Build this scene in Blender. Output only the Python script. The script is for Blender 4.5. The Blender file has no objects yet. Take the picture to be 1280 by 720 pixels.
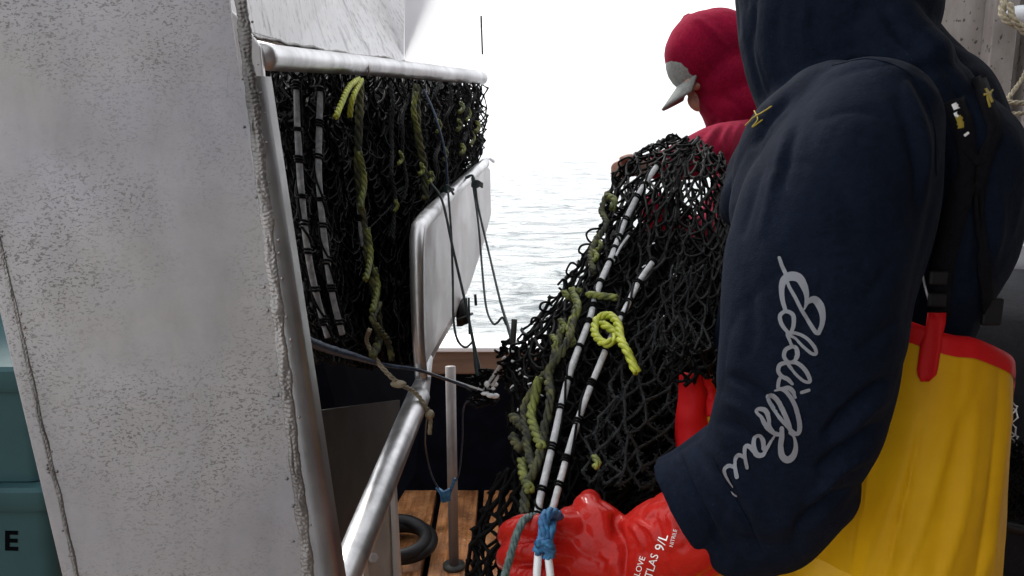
import bpy, bmesh, math, random
import numpy as np
from mathutils import Vector, Matrix, noise
from mathutils.bvhtree import BVHTree

random.seed(7)
scene = bpy.context.scene
COL = scene.collection
R = math.radians

# ------------------------------------------------------------------ camera
FPX = 1108.0
PITCH = R(12)
CAM = Vector((0, 0, 1.45))
FW = Vector((0, math.cos(PITCH), -math.sin(PITCH)))
UP = Vector((0, math.sin(PITCH), math.cos(PITCH)))
RT = Vector((1, 0, 0))
cam_d = bpy.data.cameras.new('camera')
cam_d.sensor_width = 36
cam_d.lens = FPX * 36 / 1280
cam_d.clip_start = 0.02
cam_d.clip_end = 9000
cam = bpy.data.objects.new('camera', cam_d)
cam.location = CAM
cam.rotation_euler = (math.pi / 2 - PITCH, 0, 0)
COL.objects.link(cam)
scene.camera = cam

# ------------------------------------------------------------------ world, sun, exposure
SUN_EL, SUN_AZ = R(38), R(-28)          # azimuth from +Y (ahead), negative = left
w = bpy.data.worlds.new("World")
scene.world = w
w.use_nodes = True
nt = w.node_tree
nt.nodes.clear()
sky = nt.nodes.new('ShaderNodeTexSky')
sky.sky_type = 'NISHITA'
sky.sun_disc = False
sky.sun_elevation = SUN_EL
sky.sun_rotation = SUN_AZ
sky.dust_density = 4.0
sky.air_density = 1.2
hs = nt.nodes.new('ShaderNodeHueSaturation')
hs.inputs['Saturation'].default_value = 0.10
mx = nt.nodes.new('ShaderNodeMixRGB')
mx.inputs['Fac'].default_value = 0.6
mx.inputs['Color2'].default_value = (9.0, 9.2, 9.6, 1)      # even cloud cover
bg = nt.nodes.new('ShaderNodeBackground')
bg.inputs['Strength'].default_value = 0.12
wo = nt.nodes.new('ShaderNodeOutputWorld')
nt.links.new(sky.outputs[0], hs.inputs['Color'])
nt.links.new(hs.outputs[0], mx.inputs['Color1'])
nt.links.new(mx.outputs[0], bg.inputs['Color'])
nt.links.new(bg.outputs[0], wo.inputs['Surface'])
sd = bpy.data.lights.new('sun', 'SUN')
sd.energy = 1.5
sd.angle = R(14)
sd.color = (1.0, 0.96, 0.9)
sun = bpy.data.objects.new('sun', sd)
sv = Vector((math.sin(SUN_AZ) * math.cos(SUN_EL), math.cos(SUN_AZ) * math.cos(SUN_EL), math.sin(SUN_EL)))
sun.rotation_euler = sv.to_track_quat('Z', 'Y').to_euler()
COL.objects.link(sun)
scene.view_settings.view_transform = 'Standard'
scene.view_settings.look = 'None'
scene.view_settings.gamma = 1
scene.view_settings.use_curve_mapping = False
scene.view_settings.exposure = 0.95
scene.cycles.max_bounces = 6
scene.cycles.diffuse_bounces = 3
scene.cycles.use_denoising = True


def P(px, py, d):
    px, py, d = float(px), float(py), float(d)
    return CAM + d * (FW + RT * ((px - 640) / FPX) + UP * ((360 - py) / FPX))


def PP(lst):
    return [P(*q[:3]) for q in lst]


# ------------------------------------------------------------------ materials
def mat(name, col, rough=0.5, metal=0.0, **kw):
    m = bpy.data.materials.new(name)
    m.use_nodes = True
    b = m.node_tree.nodes['Principled BSDF']
    b.inputs['Base Color'].default_value = (*col, 1)
    b.inputs['Roughness'].default_value = rough
    b.inputs['Metallic'].default_value = metal
    for k, v in kw.items():
        b.inputs[k.replace('_', ' ')].default_value = v
    return m


def nd(m, t, **inp):
    n = m.node_tree.nodes.new(t)
    for k, v in inp.items():
        n.inputs[k.replace('_', ' ')].default_value = v
    return n


def coords(m, scale=(1, 1, 1), rot=(0, 0, 0)):
    tc = nd(m, 'ShaderNodeTexCoord')
    mp = nd(m, 'ShaderNodeMapping')
    mp.inputs['Scale'].default_value = scale
    mp.inputs['Rotation'].default_value = rot
    m.node_tree.links.new(tc.outputs['Object'], mp.inputs['Vector'])
    return mp.outputs[0]


def ramp(m, src, stops, interp='LINEAR'):
    r = nd(m, 'ShaderNodeValToRGB')
    r.color_ramp.interpolation = interp
    els = r.color_ramp.elements
    while len(els) < len(stops):
        els.new(0.5)
    for e, (p, c) in zip(els, stops):
        e.position = p
        e.color = (*c, 1) if len(c) == 3 else c
    m.node_tree.links.new(src, r.inputs[0])
    return r.outputs[0]


def ntex(m, vec, scale, detail=4, rough=0.55, dist=0.0):
    n = nd(m, 'ShaderNodeTexNoise', Scale=scale, Detail=detail, Roughness=rough, Distortion=dist)
    m.node_tree.links.new(vec, n.inputs['Vector'])
    return n.outputs[0]


def mul(m, a, b, fac=1.0, mode='MULTIPLY'):
    n = nd(m, 'ShaderNodeMixRGB')
    n.blend_type = mode
    L = m.node_tree.links
    if isinstance(fac, (int, float)):
        n.inputs['Fac'].default_value = fac
    else:
        L.new(fac, n.inputs['Fac'])
    for s, i in ((a, 'Color1'), (b, 'Color2')):
        if isinstance(s, tuple):
            n.inputs[i].default_value = (*s, 1)
        else:
            L.new(s, n.inputs[i])
    return n.outputs[0]


def bsdf(m):
    return m.node_tree.nodes['Principled BSDF']


def setc(m, s, i='Base Color'):
    m.node_tree.links.new(s, bsdf(m).inputs[i])


def bump(m, h, strength=0.3, dist=0.002, prev=None):
    b = nd(m, 'ShaderNodeBump', Strength=strength, Distance=dist)
    m.node_tree.links.new(h, b.inputs['Height'])
    if prev is not None:
        m.node_tree.links.new(prev, b.inputs['Normal'])
    m.node_tree.links.new(b.outputs[0], bsdf(m).inputs['Normal'])
    return b.outputs[0]


BW = lambda v: (v, v, v)


def alu(name, c0=(0.265, 0.256, 0.272), c1=(0.345, 0.330, 0.310), pits=1.0, rough=0.5, metal=0.5, grime=0.16):
    m = mat(name, c0, rough, metal)
    v = coords(m)
    big = ramp(m, ntex(m, v, 3.5, 5, 0.6), [(0.35, c0), (0.65, c1)])
    v2 = coords(m, (300, 300, 560), (0.2, 0.5, 0.1))
    pn = ntex(m, v2, 1.0, 2, 0.5, 0.8)
    area = ramp(m, ntex(m, v, 6.0, 3, 0.5), [(0.38, BW(0.05)), (0.56, BW(1))])
    th = ramp(m, pn, [(0.565, BW(0)), (0.61, BW(0.85))])
    pit = mul(m, th, area, 1.0)
    dark = mul(m, big, (0.13, 0.12, 0.115), pit, 'MIX') if pits else big
    gr = ramp(m, ntex(m, coords(m, (7, 7, 2.0)), 3.0, 6, 0.65), [(0.42, BW(1)), (0.75, BW(1 - grime))])
    fine = ramp(m, ntex(m, coords(m, (9, 9, 9)), 1.0, 8, 0.75), [(0.3, BW(0.86)), (0.7, BW(1.10))])
    c = mul(m, mul(m, dark, gr), fine, 0.8)
    setc(m, c)
    rr = ramp(m, ntex(m, v, 14, 4), [(0.3, BW(rough - 0.08)), (0.7, BW(rough + 0.12))])
    setc(m, rr, 'Roughness')
    b1 = bump(m, ntex(m, coords(m, (1, 1, 1)), 220, 3, 0.7), 0.12, 0.001)
    if pits:
        b2 = nd(m, 'ShaderNodeBump', Strength=0.35, Distance=0.001)
        b2.invert = True
        m.node_tree.links.new(pit, b2.inputs['Height'])
        m.node_tree.links.new(b1, b2.inputs['Normal'])
        m.node_tree.links.new(b2.outputs[0], bsdf(m).inputs['Normal'])
    return m


M = {}
M['alu'] = alu('pitted_aluminium')
M['alu_plain'] = alu('plain_aluminium', (0.52, 0.52, 0.53), (0.64, 0.64, 0.64), pits=0, rough=0.42, metal=0.7)
M['alu_edge'] = alu('bare_aluminium_edge', (0.25, 0.25, 0.26), (0.36, 0.36, 0.36), pits=0, rough=0.4, metal=0.8, grime=0.3)
M['alu_weld'] = alu('weld_aluminium', (0.13, 0.12, 0.115), (0.40, 0.385, 0.37), pits=0, rough=0.4, metal=0.6, grime=0.6)  # shade of the bead's crevices put into the colour as dark mottling
M['pipe'] = alu('polished_pipe', (0.55, 0.55, 0.56), (0.68, 0.68, 0.69), pits=0, rough=0.36, metal=0.85, grime=0.5)
M['dullpipe'] = alu('dull_pipe', (0.16, 0.145, 0.14), (0.24, 0.21, 0.20), pits=0, rough=0.5, metal=0.5, grime=0.4)
M['alu_dark'] = alu('dark_plate', (0.012, 0.013, 0.011), (0.030, 0.030, 0.025), pits=0, rough=0.6, metal=0.1, grime=0.5)  # near-black plate with random mottling


def streaked():
    m = mat('streaked_white_aluminium', (0.75, 0.75, 0.76), 0.4, 0.0)
    v = coords(m, (34, 34, 4.5))
    a = ramp(m, ntex(m, v, 1.2, 6, 0.7, 0.6), [(0.36, (0.5, 0.5, 0.51)), (0.45, (0.84, 0.84, 0.85)), (0.6, (0.92, 0.92, 0.93))])
    s = ramp(m, ntex(m, coords(m, (130, 130, 60)), 1.0, 3, 0.6), [(0.55, BW(1)), (0.68, BW(0.55))])
    setc(m, mul(m, a, s, 0.7))
    bump(m, ntex(m, v, 1.5, 5), 0.25, 0.002)
    return m


M['streak'] = streaked()
def sheetmat():
    m = mat('translucent_white_panel', (0.88, 0.88, 0.89), 0.5)
    L = m.node_tree.links
    tr = nd(m, 'ShaderNodeBsdfTranslucent'); tr.inputs['Color'].default_value = (0.93, 0.93, 0.94, 1)
    mxs = nd(m, 'ShaderNodeMixShader', Fac=0.88)  # translucency added so the sky behind blows the panel out white
    L.new(bsdf(m).outputs[0], mxs.inputs[1]); L.new(tr.outputs[0], mxs.inputs[2])
    L.new(mxs.outputs[0], m.node_tree.nodes['Material Output'].inputs['Surface'])
    return m


M['sheet'] = sheetmat()
M['white_metal'] = mat('white_painted_metal', (0.84, 0.84, 0.85), 0.45, 0.0)


def twine(name, c, c2, rough=0.55, sc=300):
    m = mat(name, c, rough)
    v = coords(m)
    setc(m, ramp(m, ntex(m, v, sc, 2), [(0.4, c), (0.7, c2)]))
    bump(m, ntex(m, v, sc * 3, 2), 0.6, 0.001)
    return m


M['net'] = twine('black_net_twine', (0.0016, 0.0016, 0.0019), (0.0042, 0.0044, 0.0050), 0.55)
bsdf(M['net']).inputs['Specular IOR Level'].default_value = 0.08
M['netcore'] = mat('black_net_filler', (0.0016, 0.0016, 0.002), 0.8, Specular_IOR_Level=0.08)  # near-black fill that puts the shade between strands into colour
bump(M['netcore'], ntex(M['netcore'], coords(M['netcore']), 90, 5, 0.7), 1.0, 0.01)
M['fuzz'] = twine('worn_fuzzy_twine', (0.008, 0.009, 0.010), (0.022, 0.024, 0.026), 0.8)
bsdf(M['fuzz']).inputs['Specular IOR Level'].default_value = 0.35
M['lead'] = twine('grey_white_line', (0.42, 0.43, 0.44), (0.60, 0.61, 0.61), 0.6, 120)
M['lead_dull'] = twine('dull_grey_line', (0.16, 0.17, 0.18), (0.30, 0.31, 0.32), 0.7, 120)
M['olive'] = twine('weathered_olive_rope', (0.020, 0.022, 0.012), (0.12, 0.12, 0.04), 0.75, 60)
M['yellow'] = twine('yellow_green_rope', (0.30, 0.34, 0.02), (0.52, 0.55, 0.06), 0.5, 80)
M['mustard'] = mat('mustard_stitching', (0.30, 0.22, 0.02), 0.8)
M['green'] = twine('faded_yellow_rope', (0.07, 0.085, 0.018), (0.24, 0.26, 0.05), 0.6, 60)
M['blue'] = twine('blue_rope', (0.01, 0.08, 0.20), (0.04, 0.22, 0.42), 0.5, 150)
M['navyrope'] = twine('dark_blue_cord', (0.008, 0.018, 0.04), (0.03, 0.06, 0.11), 0.5, 150)
M['teal'] = twine('grey_green_cord', (0.05, 0.09, 0.085), (0.12, 0.18, 0.17), 0.6, 150)
M['darkgreen'] = twine('dark_green_cord', (0.012, 0.022, 0.022), (0.03, 0.05, 0.05), 0.5, 150)
M['beige'] = twine('beige_rope', (0.20, 0.17, 0.11), (0.36, 0.31, 0.22), 0.7, 100)
M['bead'] = mat('white_plastic', (0.75, 0.77, 0.78), 0.25)
M['rubber'] = mat('black_rubber', (0.006, 0.006, 0.007), 0.5)
bsdf(M['rubber']).inputs['Specular IOR Level'].default_value = 0.25
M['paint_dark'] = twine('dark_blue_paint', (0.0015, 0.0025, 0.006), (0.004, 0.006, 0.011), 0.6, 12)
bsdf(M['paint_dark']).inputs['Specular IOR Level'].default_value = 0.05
M['redglove'] = mat('red_rubber', (0.42, 0.010, 0.006), 0.5, Coat_Weight=0.6, Coat_Roughness=0.10, Coat_IOR=1.35, Specular_IOR_Level=0.1)
bump(M['redglove'], ntex(M['redglove'], coords(M['redglove']), 38, 4, 0.6), 0.6, 0.006,
     prev=bump(M['redglove'], ntex(M['redglove'], coords(M['redglove']), 500, 2), 0.12, 0.001))
M['print'] = mat('white_print', (0.88, 0.86, 0.84), 0.5)
M['logo'] = mat('grey_print', (0.17, 0.18, 0.20), 0.7)


def fabric(name, c, sheen=0.3, rough=0.9, var=0.25):
    m = mat(name, c, rough)
    b = bsdf(m)
    b.inputs['Sheen Weight'].default_value = sheen
    b.inputs['Sheen Roughness'].default_value = 0.45
    b.inputs['Sheen Tint'].default_value = (min(1, c[0] * 6 + .15), min(1, c[1] * 6 + .15), min(1, c[2] * 6 + .18), 1)
    b.inputs['Specular IOR Level'].default_value = 0.06
    v = coords(m)
    a = ramp(m, ntex(m, v, 9, 6, 0.6), [(0.3, tuple(x * (1 - var) for x in c)), (0.7, tuple(x * (1 + var) for x in c))])
    lint = ramp(m, ntex(m, v, 420, 1), [(0.76, BW(1)), (0.79, BW(3.5))])
    fz_ = ramp(m, ntex(m, v, 170, 3, 0.8), [(0.3, BW(0.75)), (0.7, BW(1.3))])
    setc(m, mul(m, mul(m, a, fz_), lint))
    bump(m, ntex(m, v, 700, 2), 0.6, 0.001, prev=bump(m, ntex(m, v, 26, 5, 0.6), 0.45, 0.006))
    return m


M['navy'] = fabric('navy_fleece', (0.0048, 0.0080, 0.0165), 0.02)
M['crimson'] = fabric('crimson_fleece', (0.17, 0.003, 0.020), 0.12)
M['elastic'] = fabric('black_elastic', (0.006, 0.006, 0.008), 0.05)
M['greycap'] = fabric('grey_cap_cloth', (0.20, 0.21, 0.20), 0.1)
M['dull'] = fabric('dark_oilskin', (0.012, 0.013, 0.016), 0.0, 0.6)


def pvc(name, c, c2):
    m = mat(name, c, 0.55)
    bsdf(m).inputs['Specular IOR Level'].default_value = 0.12
    v = coords(m)
    a = ramp(m, ntex(m, v, 7, 5, 0.6), [(0.3, c2), (0.6, c)])
    setc(m, a)
    bump(m, ntex(m, v, 12, 3, 0.5), 0.25, 0.01, prev=bump(m, ntex(m, v, 700, 2), 0.15, 0.0006))
    return m


M['pvc'] = pvc('yellow_pvc', (0.60, 0.335, 0.005), (0.50, 0.255, 0.004))
M['redtrim'] = pvc('red_pvc', (0.50, 0.008, 0.010), (0.42, 0.006, 0.008))
M['skin'] = mat('skin', (0.38, 0.21, 0.15), 0.5, Subsurface_Weight=0.1)
M['hair'] = mat('dark_hair', (0.02, 0.014, 0.01), 0.6)
M['tote'] = pvc('teal_plastic', (0.032, 0.075, 0.082), (0.026, 0.062, 0.070))  # shade on the totes put into this darkened base colour
M['black'] = mat('black_ink', (0.003, 0.003, 0.004), 0.9, Specular_IOR_Level=0.0)
M['jug'] = mat('milky_plastic', (0.62, 0.65, 0.68), 0.3)


def woodmat():
    m = mat('wet_orange_plank', (0.35, 0.15, 0.05), 0.4)
    v = coords(m, (22, 1.6, 22))
    g = ramp(m, ntex(m, v, 3.0, 6, 0.65, 0.5), [(0.25, (0.12, 0.045, 0.018)), (0.45, (0.32, 0.13, 0.05)), (0.68, (0.50, 0.24, 0.10))])
    d = ramp(m, ntex(m, coords(m, (5, 5, 5)), 2.0, 6, 0.7), [(0.35, BW(0.45)), (0.6, BW(1.1))])
    fl = ramp(m, ntex(m, coords(m, (60, 30, 60)), 1.5, 3, 0.6), [(0.62, BW(0)), (0.70, BW(1))])
    c = mul(m, mul(m, g, d), (0.62, 0.42, 0.28), mul(m, fl, BW(0.6)), 'MIX')
    setc(m, c)
    setc(m, ramp(m, ntex(m, coords(m), 9, 4), [(0.35, BW(0.15)), (0.6, BW(0.5))]), 'Roughness')
    bump(m, ntex(m, v, 4.0, 5), 0.4, 0.004)
    return m


M['wood'] = woodmat()


def brownwood():
    m = mat('brown_rail_paint', (0.16, 0.09, 0.06), 0.5)
    v = coords(m, (2, 12, 12))
    setc(m, ramp(m, ntex(m, v, 3, 5), [(0.35, (0.12, 0.07, 0.045)), (0.65, (0.21, 0.13, 0.09))]))
    return m


M['brown'] = brownwood()


def watermat():
    m = mat('sea_surface', (0.35, 0.42, 0.42), 0.12)
    bsdf(m).inputs['IOR'].default_value = 1.33
    v = coords(m, (0.55, 1.5, 1))
    h1 = ntex(m, v, 1.2, 8, 0.62, 0.8)
    h2 = ntex(m, coords(m, (1, 2.2, 1)), 4.5, 6, 0.65, 1.2)
    n1 = bump(m, h1, 0.8, 0.5)
    bump(m, h2, 0.8, 0.12, prev=n1)
    sky_glare = ramp(m, ntex(m, v, 2.0, 8, 0.75, 1.5), [(0.38, (0.13, 0.17, 0.18)), (0.54, (0.74, 0.77, 0.77))])  # bright sky glare and dark ripples put into the water colour
    setc(m, sky_glare)
    return m


M['sea'] = watermat()


def wallmat():
    m = mat('stained_grey_wall', (0.4, 0.38, 0.36), 0.6, 0.1)
    v = coords(m)
    a = ramp(m, ntex(m, coords(m, (3, 3, 1)), 3, 6, 0.65), [(0.35, (0.22, 0.195, 0.18)), (0.65, (0.36, 0.335, 0.315))])
    s = ramp(m, ntex(m, coords(m, (70, 70, 50)), 1, 2), [(0.63, BW(1)), (0.68, BW(0.25))])
    setc(m, mul(m, a, s))
    bump(m, ntex(m, v, 60, 4), 0.3, 0.003)
    return m


M['wall'] = wallmat()

# ------------------------------------------------------------------ object helpers


def obj(name, verts, faces, m, parent=None, smooth=True, mats=None, midx=None):
    me = bpy.data.meshes.new(name)
    off = parent['_o'] if parent is not None and '_o' in parent else (0, 0, 0)
    v = np.array(verts, dtype=float).reshape(-1, 3) - np.array(off)
    me.from_pydata(v.tolist(), [], faces)
    if mats:
        for q in mats:
            me.materials.append(q)
        me.polygons.foreach_set('material_index', midx)
    else:
        me.materials.append(m)
    if smooth:
        me.polygons.foreach_set('use_smooth', [True] * len(me.polygons))
    me.update()
    o = bpy.data.objects.new(name, me)
    COL.objects.link(o)
    if parent is not None:
        o.parent = parent
        if '_o' in parent:
            o['_o'] = list(off)
    return o


def thing(name, label, cat, loc, group=None):
    o = bpy.data.objects.new(name, None)
    o.location = loc
    o['label'] = label
    o['category'] = cat
    o['_o'] = list(loc)
    if group:
        o['group'] = group
    COL.objects.link(o)
    return o


def tag(o, label=None, cat=None, kind=None, group=None):
    if label: o['label'] = label
    if cat: o['category'] = cat
    if kind: o['kind'] = kind
    if group: o['group'] = group
    return o


def one_lay(name, m, parent, pts, r, pitch=None, strands=3, fuzz=.12):
    mb = MB(); twisted(mb, pts, r, pitch, strands, fuzz=fuzz); return mb.build(name, M[m], parent)


def lays(name, m, parent, items):
    for it in items:
        mb = MB(); twisted(mb, it[0], it[1], fuzz=it[2] if len(it) > 2 else .12); mb.build(name, M[m], parent)


class MB:
    def __init__(s):
        s.v = []
        s.f = []

    def add(s, v, f):
        n = len(s.v)
        s.v += [tuple(x) for x in v]
        s.f += [tuple(i + n for i in q) for q in f]
        return s

    def build(s, name, m, parent=None, smooth=True):
        return obj(name, s.v, s.f, m, parent, smooth)


def catmull(pts, n):
    """resample an (k, m) list of control rows to n rows"""
    p = np.array(pts, dtype=float)
    k = len(p)
    if k == 2:
        t = np.linspace(0, 1, n)[:, None]
        return p[0] * (1 - t) + p[1] * t
    q = np.vstack([2 * p[0] - p[1], p, 2 * p[-1] - p[-2]])
    t = np.linspace(0, k - 1 - 1e-9, n)
    i = t.astype(int)
    u = (t - i)[:, None]
    a, b, c, d = q[i], q[i + 1], q[i + 2], q[i + 3]
    return 0.5 * (2 * b + (c - a) * u + (2 * a - 5 * b + 4 * c - d) * u ** 2 + (3 * b - a - 3 * c + d) * u ** 3)


def frames(p, ref=None):
    n = len(p)
    t = np.gradient(p, axis=0)
    t /= np.linalg.norm(t, axis=1)[:, None] + 1e-12
    A = np.zeros((n, 3))
    B = np.zeros((n, 3))
    if ref is None:
        r = np.array([0.3, 0.9, 0.2]) if abs(t[0][2]) > .7 else np.array([0.1, 0.3, 0.95])
        b = r - t[0] * r.dot(t[0])
        b /= np.linalg.norm(b)
        for i in range(n):
            b = b - t[i] * b.dot(t[i])
            b /= np.linalg.norm(b) + 1e-12
            B[i] = b
            A[i] = np.cross(t[i], b)
    else:
        for i in range(n):
            b = np.array(ref) - t[i] * np.dot(ref, t[i])
            b /= np.linalg.norm(b) + 1e-12
            B[i] = b
            A[i] = np.cross(t[i], b)
    return t, A, B


def tube(mb, pts, r, n=8, res=None, cap=True, jit=0.0):
    """round tube through points; r scalar or per-control-point list"""
    pts = [tuple(x) for x in pts]
    rr = r if hasattr(r, '__len__') else [r] * len(pts)
    c = np.array([(*q, s) for q, s in zip(pts, rr)])
    if res is None:
        res = max(2, (len(pts) - 1) * 6) if len(pts) > 2 else 2
    c = catmull(c, res)
    p, rad = c[:, :3], c[:, 3]
    _, A, B = frames(p)
    ang = np.arange(n) * 2 * math.pi / n
    v = []
    for i in range(len(p)):
        ri = rad[i] * (1 + jit * random.uniform(-1, 1))
        for a in ang:
            v.append(p[i] + ri * (A[i] * math.cos(a) + B[i] * math.sin(a)))
    f = []
    for i in range(len(p) - 1):
        for j in range(n):
            f.append((i * n + j, i * n + (j + 1) % n, (i + 1) * n + (j + 1) % n, (i + 1) * n + j))
    if cap:
        f.append(tuple(range(n))[::-1])
        f.append(tuple((len(p) - 1) * n + j for j in range(n)))
    mb.add(v, f)


def arclen_resample(pts, step):
    c = catmull(pts, max(8, len(pts) * 16))
    s = np.concatenate([[0], np.cumsum(np.linalg.norm(np.diff(c[:, :3], axis=0), axis=1))])
    n = max(4, int(s[-1] / step))
    q = np.linspace(0, s[-1], n)
    return np.stack([np.interp(q, s, c[:, k]) for k in range(c.shape[1])], axis=1), q


def twisted(mb, pts, r, pitch=None, strands=3, n=6, fuzz=0.12):
    """laid rope: strands wound about the line"""
    pitch = pitch or r * 7
    p, s = arclen_resample([tuple(x) for x in pts], pitch / 9)
    _, A, B = frames(p)
    for k in range(strands):
        ph = 2 * math.pi * k / strands
        ang = s / pitch * 2 * math.pi + ph
        q = p + (A * np.cos(ang)[:, None] + B * np.sin(ang)[:, None]) * r * 0.52
        _, a2, b2 = frames(q)
        v, f = [], []
        for i in range(len(q)):
            ri = r * 0.56 * (1 + fuzz * random.uniform(-1, 1))
            for j in range(n):
                t = 2 * math.pi * j / n
                v.append(q[i] + ri * (a2[i] * math.cos(t) + b2[i] * math.sin(t)))
        for i in range(len(q) - 1):
            for j in range(n):
                f.append((i * n + j, i * n + (j + 1) % n, (i + 1) * n + (j + 1) % n, (i + 1) * n + j))
        f.append(tuple(range(n))[::-1])
        f.append(tuple((len(q) - 1) * n + j for j in range(n)))
        mb.add(v, f)


def box(mb, c, ax, ay, az):
    c, ax, ay, az = (Vector(x) for x in (c, ax, ay, az))
    v = [c + ax * i + ay * j + az * k for i in (-1, 1) for j in (-1, 1) for k in (-1, 1)]
    f = [(0, 1, 3, 2), (4, 6, 7, 5), (0, 4, 5, 1), (2, 3, 7, 6), (0, 2, 6, 4), (1, 5, 7, 3)]
    mb.add(v, f)


def slab(mb, corners, thick):
    """prism: polygon corners (any n) extruded along its normal away from the camera"""
    cs = [Vector(c) for c in corners]
    nrm = (cs[1] - cs[0]).cross(cs[-1] - cs[0]).normalized()
    if nrm.dot(cs[0] - CAM) < 0:
        nrm = -nrm
    n = len(cs)
    v = cs + [c + nrm * thick for c in cs]
    f = [tuple(range(n))[::-1], tuple(range(n, 2 * n))]
    f += [(i, (i + 1) % n, (i + 1) % n + n, i + n) for i in range(n)]
    mb.add(v, f)


def bevel(o, wd, seg=2):
    m = o.modifiers.new('bevel', 'BEVEL')
    m.width = wd
    m.segments = seg
    m.limit_method = 'ANGLE'
    return o


def ell(mb, c, r, n=20, ref=None, m=12):
    """ellipsoid; r = (right, depth, up) metres or scalar; ref optional 3x3 axes"""
    r = (r, r, r) if not hasattr(r, '__len__') else r
    ax = ref or (RT, Vector((0, 1, 0)), Vector((0, 0, 1)))
    c = Vector(c)
    v = []
    for i in range(1, m):
        th = math.pi * i / m
        for j in range(n):
            a = 2 * math.pi * j / n
            v.append(c + ax[0] * (r[0] * math.sin(th) * math.cos(a)) + ax[1] * (r[1] * math.sin(th) * math.sin(a)) + ax[2] * (r[2] * math.cos(th)))
    v += [c + ax[2] * r[2], c - ax[2] * r[2]]
    t, b = len(v) - 2, len(v) - 1
    f = []
    for i in range(m - 2):
        for j in range(n):
            f.append((i * n + j, (i + 1) * n + j, (i + 1) * n + (j + 1) % n, i * n + (j + 1) % n))
    for j in range(n):
        f.append((t, j, (j + 1) % n))
        f.append((b, (m - 2) * n + (j + 1) % n, (m - 2) * n + j))
    mb.add(v, f)


def loft(mb, secs, n=28, res=None, flat=False):
    """closed limb: secs = (point, r_across, r_depth) with hemispherical ends"""
    c = np.array([(*s[0], s[1], s[2] if len(s) > 2 else s[1]) for s in secs])
    c = catmull(c, res or max(4, (len(secs) - 1) * 6 + 1))
    p = c[:, :3]
    t, A, B = frames(p, tuple(FW))
    rings = []
    for a in (75, 55, 35, 15):
        k, s = math.cos(R(a)), math.sin(R(a))
        rings.append((p[0] - t[0] * min(c[0, 3], c[0, 4]) * s, c[0, 3] * k, c[0, 4] * k, A[0], B[0]))
    for i in range(len(p)):
        rings.append((p[i], c[i, 3], c[i, 4], A[i], B[i]))
    for a in (() if flat else (15, 35, 55, 75)):
        k, s = math.cos(R(a)), math.sin(R(a))
        rings.append((p[-1] + t[-1] * min(c[-1, 3], c[-1, 4]) * s, c[-1, 3] * k, c[-1, 4] * k, A[-1], B[-1]))
    v = []
    for q, ra, rb, a, b in rings:
        for j in range(n):
            th = 2 * math.pi * j / n
            v.append(q + a * ra * math.cos(th) + b * rb * math.sin(th))
    f = []
    for i in range(len(rings) - 1):
        for j in range(n):
            f.append((i * n + j, i * n + (j + 1) % n, (i + 1) * n + (j + 1) % n, (i + 1) * n + j))
    f.append(tuple(range(n))[::-1])
    f.append(tuple((len(rings) - 1) * n + j for j in range(n)))
    mb.add(v, f)


def limb(mb, lst, res=None, flat=False):
    """lst of (px, py, d, rpx[, rdepth_m])"""
    secs = []
    for q in lst:
        ra = q[3] * q[2] / FPX
        secs.append((P(*q[:3]), ra, q[4] if len(q) > 4 else ra))
    loft(mb, secs, res=res, flat=flat)


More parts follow.
